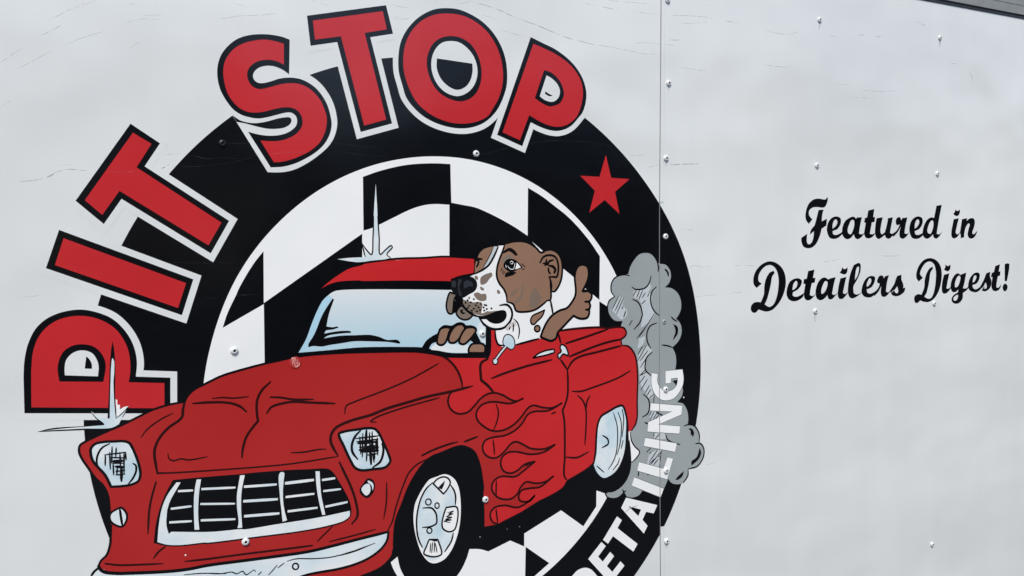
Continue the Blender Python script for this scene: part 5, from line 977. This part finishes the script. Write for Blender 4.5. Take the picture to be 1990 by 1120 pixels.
script_word/letter blk F 1499.3,31.8 1500,40.8 1505.2,52 1517.1,60.6 1531.6,62.6 1542,58.3 1543,48.6 1533.2,36.1 1517,30.6c 1518.6,24.5 1526.6,22.1 1538,24.8 1547.2,28.8c 1547.2,23.6c 1534.7,16.2 1521.7,13.6 1507.3,16.9|1517,35.8c 1526.7,41.8 1532.3,50.9 1527.7,56.5 1521.9,53.8 1517.3,45.7
script_word/letter blk F 1591.6,57.7c 1595,60.7c 1610.4,61.2c 1604.3,40.5 1600.9,24.4c 1609.4,23.1 1621.2,27.2c 1607.7,16.2 1595.9,12.4 1587.5,16.4 1584.2,23.3c 1574.2,15.4 1562.6,12.7 1552.7,16.7 1547.2,24.7 1547.9,38.4 1556.1,52 1571,60 1584.3,62.3|1565.9,26.9 1574.2,23.4 1580.9,31.4 1585.9,45.1 1584.3,54.3 1575.9,54.3 1569.3,45.1 1564.3,33.7
script_word/letter blk F 1631.5,76.3c 1651.4,80c 1647.9,61.3c 1653.8,61.8c 1652.1,50.8c 1643.5,49.7c 1638.3,31.1 1636.6,24.1c 1645.1,22.9 1657.2,26.8c 1645.1,17.1 1633.1,13.7 1622.9,16.1 1617.8,24.2 1620.6,38.1 1623,49.2c 1617.9,49.2c 1620.3,59.4c 1627.4,60.8c
script_word/letter blk F 1659,59c 1679.8,61.4c 1674.6,45 1672.1,28.6 1676.3,22.7 1686.8,27.3c 1693.9,44.9 1697.4,59.1c 1714.4,61.5c 1708,40.2 1704.4,26c 1711.5,23.6 1722.2,27.6c 1711.5,17.7 1700.9,12.3 1690.3,15.5 1686.8,21.4c 1676.3,15.6 1665.9,12.2 1657.2,17 1653.8,26.3 1655.5,45
script_word/letter blk F 1724,50.8 1727.5,59.1 1738.3,61.5 1743.7,54.4c 1747.3,59.6c 1764.7,61.1c 1758.2,42.4 1754.6,24.5c 1763.7,22.8 1772.8,26.8c 1758.2,14.9 1747.4,11.9 1738.3,16.3 1737.2,28.2 1741.9,40.1c 1729.4,25.9 1716.9,16.9c 1711.5,21.2c 1729.4,33 1738.3,44.9c 1727.6,43.7
script_word/letter blk F 1771.7,30.4 1772.4,40 1777.9,52 1790.8,61.2 1806.6,63.4 1817.9,58.8 1819,48.4 1808.5,35.1 1790.8,29.1c 1792.6,22.6 1801.4,20.1 1813.8,22.9 1823.7,27.2c 1823.7,21.6c 1810.3,13.7 1796.2,11 1780.4,14.5|1790.8,34.7c 1801.4,41.1 1807.3,50.8 1802.4,56.9 1796.1,54 1791.2,45.3
script_word/letter blk F 1819.3,25.3 1823,39.9 1834.2,54.5 1849.3,61.3 1860.7,60.1c 1869.3,88.8c 1889.3,91.5c 1879.8,59.4 1872.2,29.9 1870.4,22.5c 1879.9,21.2 1891.5,27.8c 1880,16.3 1868.5,11 1858.9,15.3 1857,21.4c 1845.6,14.1 1834.3,11.1 1823,15.6|1838,25.2 1847.5,22.7 1855.1,32.4 1858.8,47.1 1855,54.5 1845.5,49.6 1838,37.4 1836.2,28.9
script_word#2/letter blk F 1934.3,57c 1954.1,60c 1946.2,39.5 1942.4,24.6 1948.3,20.8 1960.2,27c 1948.4,14.5 1934.5,10.9 1926.6,15.9 1925.8,27.1 1930.4,44.6
script_word#2/letter blk F 1940.1,80.7c 1948,77 1958.7,80.8c 1956,69.6 1948.1,65 1938.2,66.5 1932.2,70.7c 1938.1,74.5
script_word#2/letter blk F 1966,57.1c 1986.1,60.1c 1984.1,53.3c 1998.2,59.6 2012.5,58.4 2016.6,50.8 2012.6,36.8 2006.6,24.2 2010.7,20.3 2027,29.1c 2018.9,16.4 2006.7,10.2 1994.5,11.6 1988.4,19.2 1992.3,34.4 1996.3,44.5 1992.2,47 1982.2,39.4 1976.2,26.9 1974.3,13c 1960.3,11.4c 1961.5,16.9 1958.2,24.5c 1962.1,39.5
script_word#3/letter blk F 1306.9,-76.9c 1292.4,-85.4c 1284.4,-77.2 1283.9,-64.4 1291.2,-49.6 1307.2,-37.2 1327.6,-31.2 1348.2,-34.9 1366,-47.3 1374.8,-65 1374.7,-84.7 1367.1,-104.1 1353.5,-120.9 1335.6,-133.1 1318,-135.5 1306.4,-132.8 1297.7,-130.2c 1289,-136.2 1281.9,-135.8 1276.2,-130.2 1277.1,-121.7 1284.9,-115.7 1295,-114.4 1303.6,-115.9c 1312.5,-99.7 1314.1,-82.5 1318.6,-67.6 1328.9,-55 1340.7,-51c 1343.6,-55.8c 1336.2,-63.8 1333.1,-76.7 1327.1,-95.9 1321.1,-110.8 1314.6,-120.2c 1326.9,-126.2 1338.7,-122.4 1347.6,-109.8 1353.7,-88.3 1354.5,-66.6 1348.1,-49 1336.4,-40.1 1321.7,-39.7 1307.1,-47.9 1298.3,-60.5 1298.2,-71.2
script_word#3/letter blk F 1377.6,-102.3 1379.2,-89.2 1386.8,-76.4 1399,-70.2 1414.3,-69.5 1422.8,-75.3 1420.3,-84.1 1411.1,-92.6 1395.8,-98.6c 1395.7,-105.2 1404.8,-108.3 1417.1,-106.1 1428.9,-101.1c 1426.3,-108.7 1410.9,-116.5 1395.6,-117.3 1383.5,-112.4|1395.2,-93.1 1406.5,-88 1409.6,-79.3 1406.6,-74.4 1398.9,-79 1395.8,-87.6
script_word#3/letter blk F 1441.5,-54.8c 1460.9,-51.6c 1456.1,-69.7c 1464,-70c 1461.4,-80c 1452.9,-80.8c 1448.1,-96.2 1446.5,-106.2c 1454.3,-108.8 1465.4,-104.3c 1454.3,-113.2 1444.9,-117.3 1434,-115.7 1428.8,-106.6 1431.1,-91.1 1433.3,-81.9c 1427.1,-81.7c 1429,-71.6c 1437.4,-70.9c
script_word#3/letter blk F 1503.7,-74.6c 1508.5,-72.5c 1526.3,-70.1c 1519.7,-87.6 1514.8,-106.7c 1521.3,-109.3 1533.7,-104.7c 1521.3,-113.8 1513.1,-118.5 1503.5,-116.5 1500.3,-108.4c 1490.7,-115.9 1479.5,-118.8 1468.5,-115 1463.8,-103.6 1467,-88 1476.6,-74.9 1490.9,-69.7|1482.8,-105.4 1490.7,-102.4 1498.8,-91.4 1500.4,-80.2 1494,-77.7 1486,-86.4 1481.2,-99.7
script_word#3/letter blk F 1540.9,-73.5c 1560,-70.7c 1554,-88.8 1549,-105.8c 1555.6,-108.4 1567.9,-102.6c 1557.3,-113 1547.4,-118.8 1537.5,-117.9 1532.7,-110.9 1534.3,-95
script_word#3/letter blk F 1545.9,-49c 1554.1,-53.4 1564.1,-49.5c 1562.4,-60.5 1555.8,-64.8 1547.5,-63.9 1538.4,-60.5c 1544.3,-55.4
script_word#3/letter blk F 1605.8,-44.3 1600.8,-40.7 1584,-44.9c 1574,-61.9 1567.3,-82.4 1564.9,-103 1568.8,-114.6 1578.8,-119.2 1593.9,-115.7 1610.8,-106.6c 1593.9,-111.1 1583.9,-108.3c 1582.2,-96.7 1583.9,-89.9c 1597.4,-74.2 1605.8,-58.2|1587.3,-78.5c 1589,-64.7 1594,-51 1600.1,-48.8 1600.8,-55.8 1595.7,-69.5
script_word#3/letter blk F 1609.1,-107 1612.5,-90.9 1624.5,-76.2 1641.6,-70.9 1653.7,-74.7 1651.9,-85.2 1641.6,-96.6 1626.1,-100.7c 1627.8,-107.8 1636.4,-110.9 1651.9,-107.5 1662.3,-101.6c 1655.4,-111.2 1641.5,-118.8 1627.8,-119 1615.9,-115.4|1627.2,-94.9 1638.1,-88.3 1641.6,-80.2 1636.4,-75.8 1629.6,-82.2 1626.1,-90.2
script_word#3/letter blk F 1660.6,-85.5 1665.8,-73.9 1674.5,-70.7 1681.5,-73.2 1683.3,-78c 1686.8,-73.4c 1700.9,-70.8c 1693.8,-89 1690.3,-107.8c 1697.4,-110.5 1708.7,-104.5c 1697.4,-115.2 1686.8,-120 1676.3,-117.9 1672.8,-109.5 1674.5,-95.4c 1665.8,-106.9 1651.9,-116.9c 1648.4,-112.1c 1665.8,-97.5 1669.3,-89.4c
script_word#3/letter blk F 1725.8,-78.2c 1730.1,-73.5c 1744.6,-71.1c 1743.8,-81.1 1751.1,-95.8 1750.4,-103c 1757.6,-101.3c 1754.7,-110.3 1740.3,-118.2 1724.1,-120.4 1709.8,-115.7 1708,-110.9c 1718.7,-105.4c 1722.3,-111.5 1729.5,-113.7 1733,-109.5 1729.4,-97.4c 1718.7,-106.6 1708,-112.1c 1702.7,-108.3c 1718.7,-92.2
script_word#4/letter blk F 1820.3,-81.1c 1805.4,-89.2c 1797.2,-80.4 1797.2,-68.3 1806.4,-51.5 1825.1,-38.5 1847.7,-34.9 1868.7,-40.2 1884.1,-53.4 1890,-73.4 1886.2,-98.1 1876.6,-117.5 1861.3,-131.7 1842.3,-138.8 1823.5,-137.5 1810.3,-133.7c 1802.9,-139 1793.6,-138.6 1789.2,-132.3 1790.6,-123.9 1801,-118.9 1815.9,-120.5c 1825.2,-103.3 1827.1,-86.2 1834.6,-69.3 1845.9,-58.6 1855.4,-55.2c 1857.3,-60.1c 1847.8,-69.7 1844.1,-86.8 1838.4,-106.2 1832.8,-118.3 1825.3,-125.3c 1838.5,-130.8 1851.8,-128.9 1861.3,-114.5 1866.9,-92.5 1868,-67.8 1861.1,-50.4 1847.7,-43.2 1830.7,-46 1815.8,-59 1810.2,-71.1
script_word#4/letter blk F 1897.7,-76.1c 1918.4,-73c 1911.5,-93.9 1907.6,-108.8c 1913.5,-110.2 1928,-104c 1915.5,-116.6 1903.8,-121.6 1894,-119.5 1890.1,-110.6 1892,-93.3
script_word#4/letter blk F 1903.5,-51.4c 1913.2,-55.4 1923,-51.9c 1921.1,-63 1913.3,-67.8 1904.3,-66.3 1897.7,-63.2c 1902.7,-58.8
script_word#4/letter blk F 1962.8,-78c 1967.6,-76.1c 1983.7,-73c 1977,-96.1 1971,-111.1c 1983.1,-111.6 1996.1,-105.2c 1987.2,-115.5 1971.1,-122.5c 1969.2,-136.4 1957.2,-145.9 1941.3,-147.7 1929.4,-142.2 1927.4,-134.6 1935.2,-126.1 1951.1,-120.5c 1953,-113c 1943.1,-118.9 1931.2,-118.4 1924.1,-110.6 1925.2,-94.4 1935,-80.9 1948.8,-73.8|1941.1,-107.5 1951,-105.3 1958.9,-93 1960.8,-83 1954.8,-79.8 1944.9,-87.5 1939.8,-99.9|1934.5,-137.4 1943.2,-140.3 1951.1,-133.1 1951.9,-126.8 1943.2,-127.7 1935.3,-132.4
script_word#4/letter blk F 1991.2,-109.3 1995.2,-91.7 2007.3,-79.3 2023.7,-73.9 2036.1,-77.6 2036.1,-87.9 2025.9,-100.3 2007.5,-104.8c 2011.6,-112.6 2021.9,-115.6 2036.3,-111 2047.9,-105.7c 2040.5,-116.3 2024,-122.8 2009.6,-121.5 1997.4,-117.2|2009.5,-98.5 2019.7,-92.5 2023.7,-83.6 2017.5,-80.9 2011.4,-87.1
script_word#4/letter blk F 2063.1,-77.1c 2079.9,-73.7c 2077.9,-84 2084.3,-97.1 2083.1,-107.5 2073.9,-117.5 2057.2,-122 2044.7,-119c 2055,-109.1c 2057.1,-115.6 2063.4,-114.5 2065.5,-109.4 2061.2,-99c 2052.9,-109 2040.5,-116.3c 2036.3,-112.2c 2052.8,-93.5
script_word#4/letter blk F 2099.7,-59.9c 2119.3,-56c 2113.9,-74.6c 2121.2,-73.5c 2119.6,-84.7c 2111,-85.5c 2105.6,-103.1 2104.4,-113.4c 2112.1,-115 2125.8,-105.8c 2118.6,-117.9 2103.6,-123.3 2090.9,-120.7 2084.4,-111.4 2086.4,-97.2 2088.5,-86.9c 2082.1,-87.2c 2085.4,-76.4c 2093.9,-75.4c
script_word#4/letter blk F 2138.7,-56.5c 2148.2,-54.1 2159.1,-56.1c 2157.1,-70.6 2148.6,-99.3c 2139.1,-99c
script_word#4/letter blk F 2130.6,-114.9 2135.7,-107.2 2143.1,-105.9 2150.9,-111.2 2150.1,-119.1 2143.2,-124.8 2135.9,-124
round_emblem/ring_scratch skb L 169.5,129.7 206.3,132 242.8,137.7 272.8,145.1 288.1,150 @1.32,0.6,0.6
round_emblem/ring_scratch skb L 192.6,148.3 213.9,143.1 243.1,145.3 257.8,144.6 @1.31,0.6,0.6
round_emblem/ring_scratch skb L 246.7,167 273.5,167.8 @1.33,0.6,0.6
round_emblem/ring_scratch skb L 402.6,162.5 447.6,156.9 @1.47,0.6,0.6
round_emblem/ring_scratch skb L 399.7,175.2 448,170.8 @1.47,0.6,0.6
round_emblem/ring_scratch skb L 414.7,174.2 448.3,170.8 486.3,169 @1.48,0.6,0.6
round_emblem/ring_scratch skb L 417.7,161.4 456.5,157.2 491.2,156 @1.48,0.6,0.6
round_emblem/ring_scratch skb L 664.7,165.7 688.7,171.9 717.1,180.1 @1.65,0.6,0.6
round_emblem/ring_scratch skb L 755,188.9 812.5,196 878.8,196.1 924.4,190.5 @1.80,0.6,0.6
round_emblem/ring_scratch skb L 194.3,-8.2 223.2,-9.3 245.2,-10 @1.31,0.6,0.6
round_emblem/ring_scratch skb L 252.7,-58.1 269.2,-57.9 286,-58.3 @1.35,0.6,0.6
round_emblem/ring_scratch skb L 198.4,-60.5 221.5,-61 @1.31,0.6,0.6
round_emblem/ring_scratch skb L 158.9,-7.1 237.5,-9.6 @1.31,0.6,0.6
letter_s/gloss_scratch skr L 306.6,152.8 334.7,157 363.4,157.8 @1.18,0.6,0.6
letter_t/gloss_scratch skr L 82.7,120.9 103.7,120.7 125.1,122 @1.04,0.6,0.6
round_emblem/paint_chip scu F 646.8,-492.7 646.3,-493.3 645.3,-493.4 644.4,-493 644,-492.2 644.4,-491.5 645.4,-491.4 646.4,-491.9
round_emblem/paint_chip scu F 699.5,-488.2 699.2,-488.5 698.6,-488.6 698.1,-488.3 697.8,-487.9 698.1,-487.5 698.6,-487.4 699.2,-487.7
round_emblem/paint_chip scu F 724.6,-487.9 724.3,-488.3 723.6,-488.4 722.9,-488.1 722.6,-487.5 722.9,-487 723.6,-486.9 724.3,-487.3
pickup_truck/bumper/paint_chip wvi F 167.8,-434.7 167.4,-435.5 166.4,-435.7 165.5,-435.2 165.2,-434.2 165.6,-433.4 166.5,-433.3 167.4,-433.8
round_emblem/paint_chip wvi F 1098.8,-294 1098.4,-295.1 1097.3,-295.5 1096.2,-294.9 1095.7,-293.7 1096.2,-292.6 1097.3,-292.2 1098.4,-292.8"""
LABELS = {
 'round_emblem': ('black ring emblem with black and white chequered flag field behind the truck', 'emblem', None),
 'star_decal': ('red five-pointed star on the black ring, right of the dog', 'star', None),
 'letter_p': ('red letter P left of the truck hood, lowest of the arched red letters', 'letter', 'red letters arched over the ring'),
 'letter_i': ('red letter I between the lower red P and the tilted red T', 'letter', 'red letters arched over the ring'),
 'letter_t': ('tilted red letter T at the upper left, between the red I and the red S', 'letter', 'red letters arched over the ring'),
 'letter_s': ('red letter S with black and white borders at the top left of the ring', 'letter', 'red letters arched over the ring'),
 'letter_t#2': ('red letter T at the top, between the red S and the red O', 'letter', 'red letters arched over the ring'),
 'letter_o': ('red letter O at the top centre with a black patch in its counter', 'letter', 'red letters arched over the ring'),
 'letter_p#2': ('red letter P at the top right, above the red star', 'letter', 'red letters arched over the ring'),
 'exhaust_smoke': ('grey cartoon puffs of exhaust smoke rising behind the truck tailgate', 'smoke', None),
 'letter_d': ('white letter D cut by the bottom of the picture on the black ring', 'letter', 'white letters along the ring'),
 'letter_e': ('white letter E low on the black ring, beneath the white T', 'letter', 'white letters along the ring'),
 'letter_t#3': ('white letter T on the black ring, between the white E and the white A', 'letter', 'white letters along the ring'),
 'letter_a': ('white letter A with a grey scuff across it on the black ring', 'letter', 'white letters along the ring'),
 'letter_i#2': ('white letter I at the foot of the grey smoke, between A and L', 'letter', 'white letters along the ring'),
 'letter_l': ('white letter L over grey smoke with a rivet through it', 'letter', 'white letters along the ring'),
 'letter_i#3': ('white letter I over grey smoke, between L and N', 'letter', 'white letters along the ring'),
 'letter_n': ('white letter N over grey smoke, just under the white G', 'letter', 'white letters along the ring'),
 'letter_g': ('white letter G over grey smoke, uppermost of the white letters', 'letter', 'white letters along the ring'),
 'pickup_truck': ('red cartoon pickup truck with flames, chrome grille and headlights', 'truck', None),
 'driving_dog': ('brown and white cartoon dog at the wheel giving a thumbs up', 'dog', None),
 'roof_sparkle': ('pale blue sparkle on the truck roof beside the chequered flag', 'sparkle', 'sparkles on the truck'),
 'fender_sparkle': ('pale blue sparkle on the left front fender over the lower red P', 'sparkle', 'sparkles on the truck'),
 'script_word': ('black script word Featured on the right white panel', 'lettering', 'black script words'),
 'script_word#2': ('short black script word in, right of Featured', 'lettering', 'black script words'),
 'script_word#3': ('black script word Detailers under Featured', 'lettering', 'black script words'),
 'script_word#4': ('black script word Digest with exclamation mark at the right edge', 'lettering', 'black script words'),
}
SINGLE = {'body_line', 'checker_patch', 'pale_patch', 'spot', 'finger', 'upright_bar', 'cross_bar', 'vent', 'letter', 'nose_shine', 'jowl_shade', 'counter_patch'}
LAYER0, STEP = -0.00012, 0.000004
meshes, order, serial = {}, [], 0
ext = {}
placed, top = [], 0
for row in ART.strip().split('\n'):
    path, mat, kind, data = row.split(' ', 3)
    last = path.split('/')[-1].split('#')[0]
    key = path
    if last in SINGLE:
        serial += 1
        key = path + '#s%d' % serial
    if key not in meshes:
        meshes[key] = Mesh(); order.append(key)
    M_ = meshes[key]
    pp = [tuple(map(float, tk.rstrip('c').split(','))) for tk in data.split(' @')[0].replace('|', ' ').split()]
    pad = 10 if kind != 'F' else 1
    bb = (min(q[0] for q in pp) - pad, min(q[1] for q in pp) - pad, max(q[0] for q in pp) + pad, max(q[1] for q in pp) + pad)
    layer = 1 + max([l for l, q in placed if q[0] < bb[2] and bb[0] < q[2] and q[1] < bb[3] and bb[1] < q[3]], default=0)
    placed.append((layer, bb)); top = max(top, layer)
    y = LAYER0 - STEP * layer
    n0 = len(M_.v)
    if kind == 'F':
        M_.flat([spline(parse(c), True) for c in data.split('|')], y, mat)
    elif kind == 'O':
        d, w = data.split(' @')
        M_.flat([offset(spline(parse(d), True), float(w))], y, mat)
    else:
        d, w = data.split(' @')
        w, t0, t1 = map(float, w.split(','))
        M_.ribbon(spline(parse(d), kind == 'C'), w, t0, t1, kind == 'C', y, mat, kind != 'B')
    t = path.split('/')[0]
    e = ext.setdefault(t, [9, -9, 9])
    for v in M_.v[n0:]:
        e[0] = min(e[0], v[0]); e[1] = max(e[1], v[0]); e[2] = min(e[2], v[2])
objs = {}
def clean(seg):
    return seg.split('#')[0]
things = []
for k in order:
    t = k.split('/')[0]
    if t not in things:
        things.append(t)
for t in things:
    if t in meshes:
        objs[t] = meshes[t].build(clean(t))
    else:
        e = ext[t]
        objs[t] = empty(clean(t), ((e[0] + e[1]) / 2, 0.0, e[2]))
    tag(objs[t], *LABELS[t])
for depth in (2, 3):
    for k in order:
        seg = k.split('/')
        if len(seg) == depth:
            objs[k] = meshes[k].build(clean(seg[-1]), objs['/'.join(seg[:-1])])

# small ridged patch added at the back edge of the hood, angled to make the sun glint
wb = Mesh(); s_ = wb.slot('glint_red')
bx, bz, R0, NR, NA = 0.3352, CAM_Z - 0.1655, 0.0095, 40, 64
y0 = LAYER0 - STEP * (top + 4)
wob = random.Random(3)
for j in range(NR + 1):
    r = R0 * j / NR
    for i in range(NA):
        a = 2 * math.pi * i / NA
        dx, dz = r * math.cos(a), r * math.sin(a)
        p = (0.37 * dx - 0.60 * dz) / 0.705 + 0.00016 * math.sin(dx * 1900 + 2) + 0.00012 * math.sin(dz * 2700 + 1)
        ph = (p / 0.0019) % 1.0
        saw = (ph / 0.82) * (1 + 0.02 * math.sin(7 * a + 9 * r / R0)) if ph < 0.82 else (1 - ph) / 0.18
        h = 0.0019 * 0.82 * 0.70 * saw * max(0.0, 1 - (r / R0) ** 9) * wob.uniform(0.995, 1.005)
        wb.v.append((bx + dx, y0 - h, bz + dz))
for j in range(NR):
    for i in range(NA):
        k, l = j * NA + i, j * NA + (i + 1) % NA
        wb.f.append((k, l, l + NA, k + NA)); wb.mi.append(s_)
wb.build('glint_ridges', objs['pickup_truck'], True)
for o in bpy.data.objects:
    nm = o.name.split('.')[0]
    if nm in ('ring_scratch', 'paint_chip', 'hatching', 'freckle', 'gloss_scratch') or (nm == 'ink_line' and o.parent and o.parent.name.startswith('roof_sparkle')):
        o['kind'] = 'stuff'
print('layers', top, 'objects', len(bpy.data.objects))
